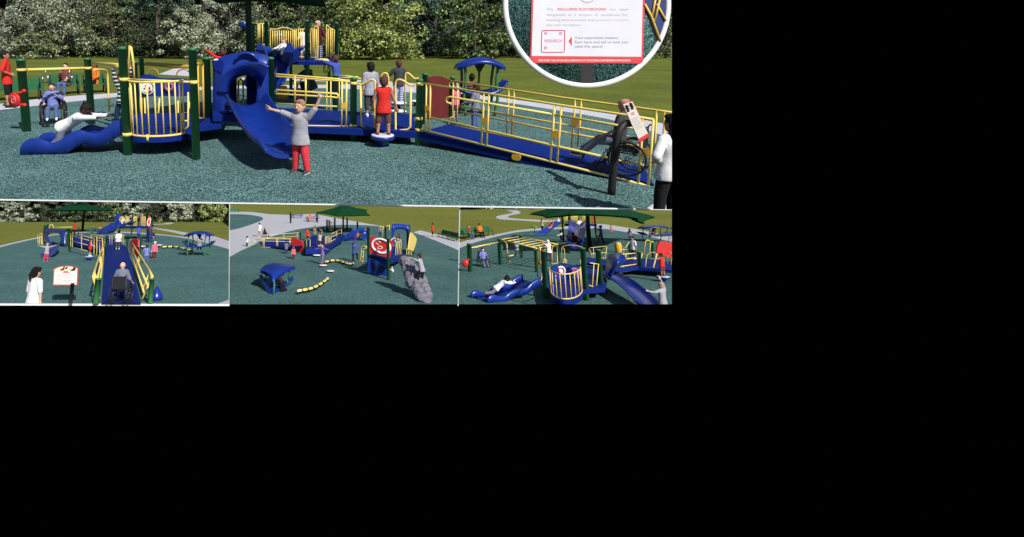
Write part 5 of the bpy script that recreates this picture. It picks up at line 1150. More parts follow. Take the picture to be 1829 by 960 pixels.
for l_ in ([(671,434),(676,438)],[(676,431),(680,434)],[(674,445),(678,440),(683,443),(678,445),(674,444)],[(675,448),(682,451),(688,449),(692,444),(691,440)]): m.tube(smooth([P(x,y,.40*s_) for x,y in l_],3), tw, 5)
T.part('smile_lines', m, WHT, bd)
bw = panel(T, P, [(659,461.5),(694.5,473),(691,499.5),(657,485.5)], .12*s_, BLUE, 'window_wall', .1*s_)
m = MB()
for x in (664,672,680):
    y = 470+(x-664)*.33; m.prism([P(x,y,.26*s_),P(x+5.5,y+1.8,.26*s_),P(x+5,y+13.5,.26*s_),P(x-.5,y+11.5,.26*s_)], P.n*(.02*s_))
T.part('window_slots', m, plain('slot_navy',(.006,.012,.07),.5,.1), bw)
P = vp(FB,706,480,720,470); rails(T, P, [[(706,459),(708,435),(710,432),(720,429),(717,455),(706,459)]]+[[(x,y0),(x-2,y1)] for x,y0,y1 in ((711,432,458),(714,431,457),(717,430,456))], r*.9, name='bar_panel')
P = vp(FB,726,470,742,456); panel(T, P, [(p.x,p.y) for p in smooth([V(x,y,0) for x,y in [(728,446),(730,430),(732,418),(734,415.5),(738,420),(743,427),(741,437),(737,449)]],2)], .08, YEL, 'animal_board')
rails(T, P, [[(x,444),(x-1,456)] for x in (727,730,733,736)], r*.9, name='bar_panel')
P = vp(FB,699,452,733,450); so = smooth([V(x,y,0) for x,y in [(699,435),(700,404),(705,400.5),(716,400),(727,402),(733,405),(731,435)]],3); si = smooth([V(x,y,0) for x,y in [(703,434),(704,415),(708,411),(715,410),(722,411.5),(726,415),(726,434)]],3)
m = MB(); m.loft([[P(a.x,a.y,-.4),P(a.x,a.y,.2),P(b.x,b.y,.25),P(b.x,b.y,-.45)] for a,b in zip(so,si)]); T.part('hood', m, BLUE)
P = vp(FB,679,450,696,448); rails(T, P, [[(683,424),(684,407),(692,404),(696,402)],[(687,406),(687,424)],[(679,405),(690,405)],[(696,402),(694,424)]], r, name='far_guard')
P = vp(FB,641,478,657,480); rails(T, P, [smooth([V(x,y,0) for x,y in [(642,474),(645,455),(646,442),(649,439),(656,440)]],3) and [(642,474),(645,455),(646,442),(649,439.5),(656,441)],[(646,475),(649,456),(650,444),(656,443)]]+[[(643.5,y),(649,y+1)] for y in (450,458,466)], r*1.2, name='ladder')
p = FB.D(713,432,B_(735,458).y+.8); person(FB, p, FB.m(20,p), 'crouch', 2.9, 'child in brown under the blue tower hood', 'brown', .9, 'white', 2, 'white', 'brown', 'short', 'black')
p = FB.D(705,436,B_(735,458).y+1.6); person(FB, p, FB.m(20,p), 'crouch', 2.5, 'child in white crouching at the left inside the tower', 'white', 2, 'cream', 2, 'white', 'pale', 'short', 'fair')
p = FB.D(679,423,B_(680,450).y); person(FB, p, FB.m(19,p), 'hold', 2.9, 'child in a pink cap behind the red ring board', 'gblue', 2, 'djean', 2, 'black', 'pale', 'beanie', 'pinkcap')
kid(FB, 632, 467, 33, 'boy in a blue hoodie stepping up the yellow ladder', 'walk', -1.2, .1, shirt='blue', sleeve=2, pants='black', shoe='black', skin='tan', hc='auburn', mod=dict(aL=((-.1,.8,.3),(0,1,.4)), aR=((.1,.8,.0),(0,1,.3)), lR=((.06,.9,-.5),(0,-.1,-1)), lL=((-.06,-.05,-1),(0,-.1,-1))))
kid(FB, 702, 487, 15, 'small figure in white crouching under the tower', 'crouch', 2.2, shirt='white', sleeve=2, pants='white', shoe='white', hc='white')
# far slides
T = Thing(FB, 'double_slide', 'blue double slide carrying children behind the tower', 'slide', B_(637,432)); yv = B_(640,430).y
for o_ in (0,1.1): chute(T, [FB.D(655,414,yv+1.5+o_), FB.D(645,415,yv+.8+o_), FB.D(632,422,yv+o_), FB.D(620,428,yv-.8+o_), FB.D(616,429,yv-1+o_)], [1.0,1.0], 'chute', .4, .1)
Ps = FB.plane(V(-50,yv,0), V(50,yv,0))
for pts_ in ([(622,430),(623,420),(627,413),(632,412),(636,418),(637,428),(630,431)],[(644,426),(645,416),(649,411),(654,412),(656,418),(655,426)]): panel(T, Ps, [(p.x,p.y) for p in smooth([V(x,y,0) for x,y in pts_],3)], .6, BLUE, 'side_fin')
p = FB.D(637,423,yv-.4); person(FB, V(p.x,p.y,0), 1.3, 'lie', 2.2, 'child in red riding the far blue slide', 'orange', 2, 'maroon', 2, 'black', 'brown', 'short', 'auburn', pz=p.z)
p = FB.D(650,419,yv-.4); person(FB, V(p.x,p.y,0), 1.3, 'lie', 2.2, 'child in white riding the far blue slide', 'white', 2, 'djean', 2, 'black', 'pale', 'short', 'fair', pz=p.z)
T = Thing(FB, 'climbing_stack', 'dark blue posts with a yellow ladder behind the second ramp', 'climber', B_(590,416))
for x,b,t in ((584,414,393),(588,415,394),(598,414,390),(620,412,390),(638.5,416,397)): sp_post(T, FB, x, b, t, 3, mat=plain('navy_post',(.008,.016,.05),.5,.1))
P = vp(FB,586,416,597,416); rails(T, P, [[(588,398),(595,397)],[(588,412),(595,412)]]+[[(x,397),(x,413)] for x in (588,590.3,592.6,595)], r*1.1, name='ladder')
# boulder climber
T = Thing(FB, 'boulder_climber', 'grey moulded boulder climbing stack leaning on the tower', 'climber', B_(745,535))
rg = random.Random(5)
for (x,y,rx,ry,d0) in ((723,467,11,9,2.4),(726,480,8,12,2.0),(735,474,8,8,2.2),(738,483,10,9,1.7),(731,491,9,12,1.6),(742,493,10,9,1.3),(750,495,8,8,1.4),(734,504,11,11,1.0),(747,504,11,8,.8),(757,503,8,10,.9),(744,515,10,9,.5),(757,513,10,8,.4),(748,522,12,9,.2),(761,520,9,9,.2),(752,530,12,7,-.2),(764,528,9,8,-.1),(758,536,14,5,-.5)):
    m = MB(); p = FB.D(x,y,B_(752,536).y+d0); a = FB.m(rx*1.12,p); b = FB.m(ry*1.1,p)
    m.ell(p, (a,a*.9,b), 7, 5, Matrix.Rotation(rg.random()*.5-.25,3,'Y')@Matrix.Rotation(rg.random()*3,3,'Z'))
    for i in range(len(m.v)): m.v[i] = p+(m.v[i]-p)*(.93+.14*rg.random())
    m.sm = [False]*len(m.f); T.part('boulder', m, GREY)
p = FB.D(754,482,B_(752,536).y+.6); person(FB, V(p.x,p.y,0), FB.m(54,p), 'reach', 1.05, 'boy in a grey-brown t-shirt and black trousers climbing the boulders', 'grey', .9, 'black', 2, 'black', 'pale', 'short', 'auburn', pz=p.z, mod=dict(aL=((-.3,1,.35),(-.1,1,.35)), aR=((.2,.8,-.5),(0,1,-.3)), lL=((-.1,.7,-.8),(0,-.1,-1)), lR=((.1,.15,-1),(0,.1,-1)), sp=(0,.25,1)))
# ---------------------------------------------------------------- lower right: view over the bay platform
FC = Frame(350, 4.0, .032, ', lower right scene'); C_ = FC.G
poly(FC, 'lawn', [(780,373),(1240,373),(1240,560),(780,560)], 0, GR2)
bk = [(790,462),(810,449),(845,435),(880,425),(905,419),(927,415),(964,412),(1000,409.5),(1069,409),(1104,413),(1154,422),(1200,433),(1240,445)]
m = MB(); m.sheet([V(p.x,p.y,.02) for p in smooth([C_(*q) for q in bk],3)+[C_(1240,560),C_(780,560)]]); solid(FC, 'rubber_surface', m, speckle('rubber_granules_right', [(.036,.085,.080),(.050,.118,.108),(.060,.140,.126),(.072,.165,.148),(.10,.21,.19)], 22, .85, .15, .2), kind='structure')
band(FC, 'concrete_path', [(790,452),(810,438),(820,434),(850,426),(880,420.5),(905,415.5),(927,411.5),(964,408.3),(1000,406.5),(1030,402),(1069,400.5),(1104,404.5),(1154,413.5),(1200,423),(1240,433)], [(790,464),(810,450),(820,445),(850,434.5),(880,426),(905,420),(927,416),(964,413),(1000,410.3),(1030,409.6),(1069,409.6),(1104,413.6),(1154,422.6),(1200,433.6),(1240,446)], .012, PATH)
band(FC, 'winding_path', [(904,376.3),(916,379.5),(912,381.6),(894,385),(886,388),(893,392),(925,394),(964,396.5),(1000,397)], [(925,376.3),(930,380),(926,382.5),(912,385),(907,388),(912,390),(930,391.6),(964,393.3),(1000,394)], .012, PATH)
for k,(x,w,kd,n) in enumerate(((832,26,'dark',900),(850,40,'dark',900),(872,34,'cream',1000),(900,40,'dark',1000),(925,34,'cream',900),(950,36,'mid',900),(985,40,'dark',900))):
    q = C_(x,374.2); tree(FC, V(q.x,q.y,0), (FC.m(w/2,q),2,2.2), 1.4, n, .55, LM[kd], ['dark tree foot at the upper left corner of the lawn','dark tree foot second from the left','pale bush at the top left of the lawn','dark tree foot right of the pale bush','pale bush above the winding path','green tree foot right of the winding path','dark tree foot behind the green canopy tip'][k], seed=110+k, base=.05)
# benches
g_ = 'green benches by the path'
bench(FC, C_(823,427.5), C_(850,425.5), 'green bench under the woman in dark stripes', g_); bench(FC, C_(851,425), C_(880,421), 'green bench under the sitter in orange', g_); bench(FC, C_(790,435), C_(821,432), 'green bench cut by the left edge', g_)
person(FC, C_(839,428), 1.62, 'sit', pi+.3, 'woman in a dark top and jeans sitting on a bench', 'bo', 2, 'jean', 2, 'black', 'pale', 'bun', 'brown', False, pz=.5)
person(FC, C_(858,425), 1.7, 'sit', pi+.3, 'sitter in an orange jumper on a bench', 'orange', 2, 'black', 2, 'black', 'brown', 'short', 'black', False, pz=.5)
# exercise frame with disc
T = Thing(FC, 'exercise_frame', 'green posts and yellow beam with a red spinning disc at the left', 'play frame', C_(845,490))
sp_post(T, FC, 840, 486, 436, 8.5); sp_post(T, FC, 893.5, 473, 427, 6.6)
P = vp(FC,840,486,893,473); r = pr_(FC,2.2,866,480); rails(T, P, [[(842,443),(890,433)]], r, name='beam')
c = FC.D(831,471,C_(840,486).y-.1); rd = FC.m(6,c); m = MB(); m.lathe([(rd*.2,-.05),(rd*.95,-.05),(rd,0),(rd*.95,.05),(rd*.2,.05)], c, 20, Matrix.Rotation(pi/2,3,'X')@Matrix.Rotation(-.3,3,'Y')); T.part('spinning_disc', m, RED)
for x,y in ((852,441),(874,437)): m = MB(); m.tube([P(x,y),P(x,y+5)], .02, 5); T.part('grip', m, STEEL)
m = MB(); m.tube([c, FC.D(838,463,c.y)], .04, 6); T.part('handle', m, RED)
q = C_(864,477); wheelchair(FC, q, pi+.1, FC.m(31,q), 'black wheelchair under the boy in blue')
person(FC, q, FC.m(38,q), 'wheel', pi+.1, 'boy in a blue jumper sitting in a wheelchair', 'lblue', 2, 'jean', 2, 'white', 'pale', 'short', 'brown', pz=FC.m(13,q), mod=dict(lL=((-.14,1,-.3),(-.05,.5,-1)), lR=((.14,1,-.3),(.05,.5,-1))))
# overhead ladder
T = Thing(FC, 'overhead_ladder', 'yellow overhead ladder sloping between green posts', 'climber', C_(932,462))
sp_post(T, FC, 931.5, 461, 420, 5); sp_post(T, FC, 998.5, 469, 433, 4.6); sp_post(T, FC, 958.5, 487, 446, 5.2)
zl = FC.zat(C_(893.5,473), 429)
Pn_ = vp(FC,893,473,960,486); Pf_ = vp(FC,931,461,998,470)
nr_ = [(894,428.5),(927,436.5),(959,444)]; fa_ = [(927,423),(960,429.5),(997,437)]
r = pr_(FC,1.9,930,470); rails(T, Pn_, [nr_], r*1.15, name='side_rail'); rails(T, Pf_, [fa_], r*1.15, name='side_rail')
m = MB()
for k in range(7):
    t = k/6; a = Pn_(894+65*t, 428.5+15.5*t); b = Pf_(927+70*t, 423+14*t); m.tube([a,b], r*.75, 6)
T.part('rungs', m, YEL)
rails(T, vp(FC,896,473,912,472), [[(894,429),(902,431.5),(905,436),(908,468),(911,467)],[(909,458),(917,456)]], r, name='end_support')
q = C_(924.5,464); person(FC, q, FC.m(28,q), 'hang', pi+.1, 'boy in a striped top hanging from the overhead ladder', 'bw', 2, 'dgrey', 2, 'black', 'tan', 'short', 'black', pz=FC.m(17,q), mod=dict(lL=((-.3,.7,-.8),(-.3,-.2,-1)), lR=((.3,.7,-.8),(.5,-.2,-1))))
# wave slide
T = Thing(FC, 'wave_slide', 'low rippling blue slide under the girl in white', 'slide', C_(880,538))
P = vp(FC,871,543,966,534); nn = P.n if P.n.y > 0 else -P.n
t3 = smooth([V(x,y,0) for x,y in [(871.5,536),(875,530),(883,527),(892,530),(902,530),(911,523),(922,517.5),(932,517),(942,514),(951,505),(960,499),(966,497)]],4); b3 = smooth([V(x,y,0) for x,y in [(871,542),(885,542.5),(900,541),(912,535),(922,529),(933,528),(945,524),(955,516),(966,510)]],4)
for o_ in (0,1.0):
    up = [P(a.x,a.y)+nn*o_ for a in t3]; bb = [P(a.x,a.y)+nn*o_ for a in b3]
    lo = [V(a.x, a.y, min(a.z-.05, min(bb, key=lambda q: abs(q.x-a.x)).z)) for a in up]
    m = MB(); m.loft([[b, a-V(0,0,.02), a+nn*.03, a+nn*.09, a+nn*.11-V(0,0,.02), b+nn*.11] for a,b in zip(up,lo)]); T.part('side_wall', m, BLUE)
m = MB(); m.loft([[q-V(0,0,.2)+nn*.08, q-V(0,0,.2)+nn*1.02, q-V(0,0,.26)+nn*1.02, q-V(0,0,.26)+nn*.08] for q in [P(a.x,a.y) for a in t3]]); T.part('chute', m, BLUE)
q = P(903,531)+nn*.5; person(FC, V(q.x,q.y,0), FC.m(58,q), 'crawl', -pi/2+.05, 'girl in a white jumper crawling up the rippling slide', 'white', 2, 'gblue', 2, None, 'dark', 'bun', 'black', pz=FC.m(20,q), barefoot=True, hi=1, mod=dict(sp=(0,1,.75), hd=(0,.8,.7), aL=((-.1,1,-.25),(0,1,.15)), aR=((.1,1,-.15),(0,1,.2)), lL=((-.05,-.6,-.75),(0,-1,-.15)), lR=((.05,-.85,-.6),(0,-1,-.12))))
# bay platform
T = Thing(FC, 'bay_platform', 'round-fronted blue deck with a curved yellow barrier in the foreground', 'play platform', C_(1010,540))
sp_post(T, FC, 976, 534, 449, 10); sp_post(T, FC, 1048, 538, 444, 9); sp_post(T, FC, 1075, 528, 447, 9)
zd = .45; a0, a1 = FC.G(984,519,zd), FC.G(1040,518,zd); ctr = (a0+a1)/2; hw = (a1-a0)/2; nrm = FC.G(1012,536,zd)-ctr; fwd = 1.0
bayc = lambda t, z, k=1.: ctr+hw*k*(-math.cos(t))+nrm*(fwd*k*math.sin(t))+V(0,0,z)
ts = [pi*k/16 for k in range(17)]
m = MB(); m.prism([bayc(t,0,1.06) for t in ts]+[FC.G(1080,515,zd),FC.G(1086,484,zd),FC.G(1000,470,zd),FC.G(972,492,zd),FC.G(976,512,zd)], V(0,0,-.16)); T.part('deck', m, DBLUE)
ztop = FC.zat(bayc(pi/2,0),490)-zd; r = pr_(FC,1.7,1010,540); m = MB()
for z in (.03,ztop): m.tube([bayc(t,z) for t in ts], r*1.15, 7)
for k in range(11): t = pi*(.03+.94*k/10); m.tube([bayc(t,.03),bayc(t,ztop)], r*.85, 6)
T.part('barrier', m, YEL)
P = vp(FC,985,517,1046,516); panel(T, P, [(p.x,p.y) for p in smooth([V(x,y,0) for x,y in [(980,500),(982,482),(990,474.5),(1000,473.5),(1012,474.5),(1030,478),(1046,478),(1047,500)]],3)], .12, BLUE, 'activity_panel')
for x,y,mt_ in ((1000,483,WHT),(1024,486,plain('mauve_ring',(.30,.12,.28),.5,.1))):
    cc = P(x,y,0); rr_ = FC.m(8,cc); m = MB(); m.lathe([(rr_*.2,-.03),(rr_,-.03),(rr_,.03),(rr_*.2,.03)], cc+V(0,-.10,0), 20, Matrix.Rotation(pi/2,3,'X')); dl = T.part('dial', m, mt_)
    m = MB(); m.tube([cc+V(rr_*.62*math.cos(2*pi*k/20),-.15,rr_*.62*math.sin(2*pi*k/20)) for k in range(20)], rr_*.12, 6, True); T.part('dial_ring', m, RED if mt_ is WHT else plain('purple_ring',(.16,.035,.16),.5,.1), dl)
P = vp(FC,958,505,980,530); rails(T, P, [[(960,495),(961.5,445),(963,440),(965,445),(968,485)],[(968,490),(966,505),(971,510),(971,485)],[(967,452),(970,446),(974,446)]], r*1.2, name='arch_ladder')
panel(T, P, [(965,468),(972,467),(973,472),(965,473)], .15, AMB, 'clamp')
P = vp(FC,970,480,997,478); rails(T, P, [[(986,472),(986,441),(995,440),(996,470),(986,472)],arch(968,470,972,470,24,5)], r*.9, name='guard_loop')
P = vp(FC,1002,478,1048,482); rails(T, P, [[(1004,470),(1003,444),(1006,440),(1016,438),(1030,439),(1040,442),(1044,447),(1044,470)],[(1009,466),(1008,446),(1004,441)],[(1038,470),(1042,446)]], r*.9, name='arch_rail')
panel(T, P, [(1008,462),(1013,465),(1012,470),(1006,469)], .1, YEL, 'foot_plate'); panel(T, P, [(1037,464),(1042,462),(1043,470),(1037,470)], .1, YEL, 'foot_plate')
P = vp(FC,1054,536,1074,529); rails(T, P, [[(1054,470),(1074,473)],[(1052,510),(1070,516)],[(1061,471),(1058,511)],[(1069,472),(1065,514)]], r, name='bar_gate')
P = vp(FC,1053,468,1085,466); rails(T, P, [[(1054,443),(1083,440)],[(1056,454),(1084,451)],[(1056,463),(1081,461)],[(1060,443),(1060,464)],[(1084,441),(1080,468)],[(1052,445),(1055,450),(1058,462)]], r*.9, name='far_guard')
m = MB(); m.prism([FC.G(1048,470,.5),FC.G(1100,478,.5),FC.G(1100,466,.5),FC.G(1048,460,.5)], V(0,0,-.12)); T.part('rear_deck', m, DBLUE)
kid(FC, 982, 468, 39, 'white-haired child in a white shirt at the yellow ladder', 'reach', .3, .45, shirt='white', sleeve=.9, pants='dgrey', shoe='black', skin='pale', hc='white')
# hooded slide
T = Thing(FC, 'hooded_slide', 'large shiny blue slide with a hood, sweeping to the lower right', 'slide', C_(1130,540)); q = C_(1100,520)
def hp(x,y,dy): return FC.D(x,y,q.y+dy)
hb = [[(1083,500,.2),(1084,480,.3),(1086,463,.5),(1090,454,.9)],[(1088,500,-.3),(1090,480,-.5),(1096,462,-.5),(1102,452,.3)],[(1090,500,-.3),(1096,480,-.9),(1106,466,-1.0),(1113,455,.2)],[(1092,498,0),(1100,480,-.5),(1113,471,-.6),(1119,463,.3)],[(1093,496,.4),(1098,486,.3),(1110,475,.3),(1118,468,.6)]]
rows = [smooth([hp(*p) for p in c_],4) for c_ in hb]; rows = [smooth(list(c_),4) for c_ in zip(*rows)]
m = MB(); m.loft([list(c_)+[p+V(0,.12,-.03) for p in c_[::-1]] for c_ in rows]); T.part('hood', m, BLUE)
chute(T, [hp(1090,492,.6), hp(1098,497,.1), hp(1115,507,-1.2), hp(1132,521,-2.4), hp(1146,534,-3.4), hp(1154,543,-4.0), hp(1158,548,-4.3)], [FC.m(30,q), FC.m(28,q)], 'chute', .14, .08)
sp_post(T, FC, 1127, 470, 437, 4)
# right walkway
T = Thing(FC, 'entry_bridge', 'yellow-railed blue walkway behind the hooded slide', 'walkway', C_(1140,490))
deck(T, FC, [(1100,481),(1140,478),(1152,479),(1200,483),(1204,468),(1150,462),(1105,466)], .42, .14); r = pr_(FC,1.6,1130,485)
sp_post(T, FC, 1145, 491, 450, 6.5); sp_post(T, FC, 1167, 462, 430, 4.6)
P = vp(FC,1104,495,1142,490); rails(T, P, [[(1108,455),(1142,452)],[(1112,464),(1140,460)],[(1106,477),(1138,472)],[(1106,487),(1138,482)],[(1113,478),(1112,486)],[(1118,455),(1117,462)],[(1142,452),(1137,482)],[(1147,452),(1142,480)]], r, name='near_guard')
P = vp(FC,1152,492,1175,494); rails(T, P, [[(1152,482),(1154,465),(1156,455),(1160,453),(1168,451),(1173,454),(1166,484),(1152,482)]], r*1.1, name='guard_loop')
P = vp(FC,1150,470,1168,470); rails(T, P, [[(1150,455),(1153,432),(1156,429),(1160,430),(1163,433),(1167,432)],[(1162,434),(1160,456)]], r, name='guard_loop')
P = vp(FC,1188,486,1200,488); rails(T, P, [[(1191,478),(1192,454),(1196,451),(1200,453),(1197,482)]], r, name='guard_loop')
P = vp(FC,1098,462,1125,458); rails(T, P, [[(1107,450),(1110,440),(1115,441),(1113,455)],[(1117,443),(1124,432)],[(1109,446),(1120,446)]], r, name='far_loop')
T = Thing(FC, 'arched_board', 'red play board at the right edge behind the boy in red', 'play panel', C_(1186,470)); P = vp(FC,1171,471,1204,471); panel(T, P, [(1170.5,453),(1172,440),(1176.5,431),(1190,432.5),(1204,435),(1204,464),(1190,459.5)], .12, RED, 'board')
q = C_(1185.5,504); spinner(FC, q, FC.m(11,q), .26, 'blue spinner with a pale pad under the boy in red')
p = q+V(0,0,.26); person(FC, p, FC.m(41,p), 'hold', .3, 'boy in a red tank top on the blue spinner', 'red', 0, 'brown', 1.15, 'maroon', 'tan', 'short', 'auburn', mod=dict(aL=((-.9,.4,-.3),(-.9,.6,.3)), aR=((.3,.1,-1),(.2,.4,-1))))
q = C_(1187,570); person(FC, q, FC.m(64,q), 'raise', .4, 'child in grey shirt and beige cap cut by the bottom edge', 'grey', .9, 'rpant', 2, 'grey', 'pale', 'beanie', 'bonnet', hi=1, mod=dict(aL=((-.9,.2,-.2),(-.7,.3,.2)), aR=((.35,.4,1),(-.3,.2,1))))
# middle ground
kid(FC, 1133, 463, 40, 'boy in a white t-shirt and dark shorts on the walkway', 'stand', 1.9, .55, shirt='white', pants='dgrey', plen=1.4, shoe='white', skin='tan', hc='black')
kid(FC, 1126, 430, 21, 'boy in a dark t-shirt balancing beyond the walkway', 'stand', .4, .1, shirt='purple', pants='djean', shoe='black', skin='pale', hc='auburn', mod=dict(aL=((-.8,.2,-.7),(-.6,.2,-.5)), aR=((.8,.2,-.7),(.6,.2,-.5))))
kid(FC, 1093, 416.5, 16, 'small girl in a tan top far behind the walkway', 'stand', pi, shirt='khaki', pants='pink', shoe='black', skin='tan', hair='long', hc='brown')
kid(FC, 1075, 435, 33, 'boy in a blue hoodie climbing the middle tower', 'walk', 1.2, shirt='blue', sleeve=2, pants='black', shoe='black', skin='tan', hc='auburn', mod=dict(aL=((-.1,.8,.0),(0,1,.3)), aR=((.1,.8,.1),(0,1,.3)), lL=((-.06,.9,-.5),(0,-.1,-1))))
p = C_(1007,430); person(FC, p, FC.m(26,p), 'crouch', 1.4, 'child in white crouching in the shade under the canopy', 'white', 2, 'black', 2, 'black', 'dark', 'short', 'black')
T = Thing(FC, 'amber_drum', 'amber play drum behind the walkway rails', 'drum', C_(1106,452)); b_ = C_(1105,452); r_ = FC.m(5.5,b_); zh = FC.zat(b_,434); m = MB(); m.lathe([(r_*.8,0),(r_,.05),(r_,zh*.9),(r_*.8,zh)], b_, 14); T.part('shell', m, AMB)
m = MB(); m.lathe([(r_*.82,zh),(r_*.2,zh+.03)], b_, 14); T.part('drumhead', m, WHT)
gl = C_(1172,432); glider(FC, gl, FC.m(46,gl), 1.6, FC.zat(gl,404), .1, 'small blue roofed glider beyond the walkway')
person(FC, gl+V(-.3,-.2,0), 1.3, 'sit', .6, 'child sitting in the far blue glider', 'bo', 1, 'djean', 2, 'black', 'brown', 'short', 'black', pz=.7)
# tower
T = Thing(FC, 'play_tower', 'tall tower with yellow bar panels under the green canopy', 'play tower', C_(1035,440)); yt = C_(1040,438).y; Pt = FC.plane(V(-50,yt,0), V(50,yt,0)); r = FC.m(.9,C_(1040,438))/2
for x,b,t in ((1007,432,386),(1020,438,386),(1066,438,386),(1050,434,386)): sp_post(T, FC, x, b, t, 3, mat=POLE if x == 1007 else None)
for xs in ((1009,1011,1013,1015.5),(1021,1023,1025,1027,1029,1031),(1041,1043.5,1046,1048.5)): rails(T, Pt, [[(x,386),(x,399)] for x in xs]+[[(xs[0],387),(xs[-1],387)],[(xs[0],399),(xs[-1],399)]], r, name='bar_panel')
m = MB(); m.prism([FC.D(1008,400,yt), FC.D(1066,400,yt), FC.D(1066,400,yt+1.5), FC.D(1008,400,yt+1.5)], V(0,0,-.2)); T.part('deck', m, DBLUE)
rails(T, Pt, [[(1057.5,387),(1057.5,402)],[(1062,387),(1062,402)]]+[[(1057.5,y),(1062,y)] for y in (388,391,394,397,400)], r*1.1, mat=RED, name='red_ladder')
rails(T, FC.plane(V(-50,yt-1,0),V(50,yt-1,0)), [[(1065,404),(1066,415),(1063,420),(1065,430)],[(1068,404),(1069,420),(1066,432)]], r*1.2, name='step_handle')
T = Thing(FC, 'tower_slide', 'steep dark blue slide dropping from the tower toward the bay platform', 'slide', C_(1033,455))
for x0 in (1023,1042):
    P_ = FC.plane(FC.G(x0-6,446)-V(.0,1.5,0), FC.G(x0,436)); 
chute(T, [FC.D(1034,400,yt-.2), FC.D(1033,406,yt-1.0), FC.D(1031,418,yt-2.8), FC.D(1029,430,yt-4.8), FC.D(1028,438,yt-6.0), FC.D(1027.5,442,yt-6.6)], [FC.m(26,C_(1030,440)), FC.m(24,C_(1030,450))], 'chute', .5, .12)
p = FC.D(1029,432,yt-4.9); person(FC, V(p.x,p.y,0), 1.35, 'lie', pi+.1, 'child in maroon coming down the steep tower slide', 'maroon', 2, 'gblue', 2, 'grey', 'brown', 'short', 'auburn', pz=p.z)
p = FC.D(1036,404,yt-.5); person(FC, V(p.x,p.y,0), FC.m(26,p), 'sit', pi, 'child in white at the top of the steep tower slide', 'white', 2, 'white', 2, 'white', 'tan', 'short', 'black', pz=p.z)
T = Thing(FC, 'sunshade', 'wide dark green canopy cloth stretching across the top of the scene', 'canopy', C_(1054,442)); d_ = C_(1054,442).y; sp_post(T, FC, 1054, 443, 376, 6.5, 'pole', POLE)
hip(T, FC, [(944,381.5,d_+1),(974,388,d_-6),(1020,383.5,d_-7),(1075,384,d_-7),(1128,388,d_-7),(1142,390.5,d_-7),(1151,399,d_-7.5),(1171,387.5,d_+5),(1060,374,d_+9),(975,373,d_+9)], (1054,352,d_))
T = Thing(FC, 'double_slide', 'long blue double slide running down left behind the overhead ladder', 'slide', C_(965,425)); yv = C_(985,418).y
for o_ in (-.6,.6): chute(T, [FC.D(1003,398,yv+2+o_), FC.D(997,400,yv+1.6+o_), FC.D(980,412,yv+.4+o_), FC.D(962,424,yv-1+o_), FC.D(952,429,yv-1.8+o_), FC.D(947,430,yv-2.2+o_)], [.75,.75], 'chute', .25, .08)
p = FC.D(983,407,yv+.5); person(FC, V(p.x,p.y,0), 1.3, 'lie', 1.9, 'child in orange-red sliding down with arms up', 'orange', 2, 'orange', 2, 'white', 'brown', 'short', 'auburn', pz=p.z, mod=dict(aL=((-.3,.1,1),(-.2,.1,1)), aR=((.3,.1,1),(.2,.1,1))))
p = FC.D(995,398,yv+1.6); person(FC, V(p.x,p.y,0), 1.3, 'lie', 1.9, 'child in white at the top of the long double slide', 'white', 2, 'gblue', 2, 'white', 'pale', 'short', 'black', pz=p.z)
kid(FC, 969, 413.5, 22, 'man in a beige t-shirt standing beside the long double slide', 'hold', -1.2, shirt='cream', pants='black', shoe='black', skin='tan', hc='brown', child=False)
T = Thing(FC, 'spring_table', 'small bright green spring table near the long double slide', 'play table', C_(955.5,418)); b_ = C_(955.5,418); m = MB(); m.lathe([(.06,0),(.06,FC.zat(b_,408))], b_, 8); T.part('spring', m, GRN)
m = MB(); m.lathe([(.1,-.04),(FC.m(6,b_),0),(FC.m(6,b_),.08),(.1,.1)], b_+V(0,0,FC.zat(b_,406)), 14); T.part('table_top', m, plain('bright_green',(.08,.32,.08),.5,.1))
# ---------------------------------------------------------------- round picture of the sign
DD = 3.55; kx = DD/F
class _R: pass
FD = Frame(YH, CAMH, 1.0, '')
dc = CAM + ray(1048.5, 8)*DD
DM = Matrix((cR*kx, cU*kx, -cF*kx)).transposed().to_4x4(); DM.translation = dc      # units: picture pixels at the disc; +z to the viewer
root = bpy.data.objects.new('round_picture_disc', None); COL.objects.link(root); root.matrix_world = DM
tag(root, 'round white-rimmed hanging disc showing a close-up of a red-bordered notice', 'display disc')
def dpart(name, m, mat, parent=None):
    o = bpy.data.objects.new(name, m.mesh(name, mat)); COL.objects.link(o); o.parent = parent or root; return o
u = lambda x, y, z=0: V(x-1048.5, -(y-8), z)
m = MB(); m.lathe([(0.1,-6),(143,-6),(143,0),(0.1,0.001)], (0,0,0), 72); dpart('ground_picture', m, speckle('rubber_granules_disc', [(.006,.018,.026),(.016,.05,.06),(.04,.125,.13),(.075,.20,.19),(.19,.38,.35)], .62, .85, .25, .2))
m = MB(); prof = [(141,.4),(142,1.6),(144,2.4),(147,2.2),(149.5,1.0),(150,0),(150,-4),(141,-4)]
m.loft([[V(r*math.cos(a), r*math.sin(a), z) for r,z in prof] for a in [2*pi*k/96 for k in range(97)]], True, False); dpart('white_rim', m, plain('rim_white',(.80,.82,.84),.6,.03,.05))
m = MB(); m.prism([u(1036.5,100,.3),u(1059.5,100,.3),u(1059,149.6,.3),u(1036.2,149.5,.3)], V(0,0,.5)); dpart('post', m, plain('post_dark',(.018,.016,.018),.7,.1,.1))
bd = MB(); bd.prism([u(946.5,113,1),u(1147.5,114,1),u(1151.5,-40,1),u(949.5,-40,1)], V(0,0,.8)); bo = dpart('notice_board', bd, plain('notice_red',(.66,.055,.06),.45,.06,.03))
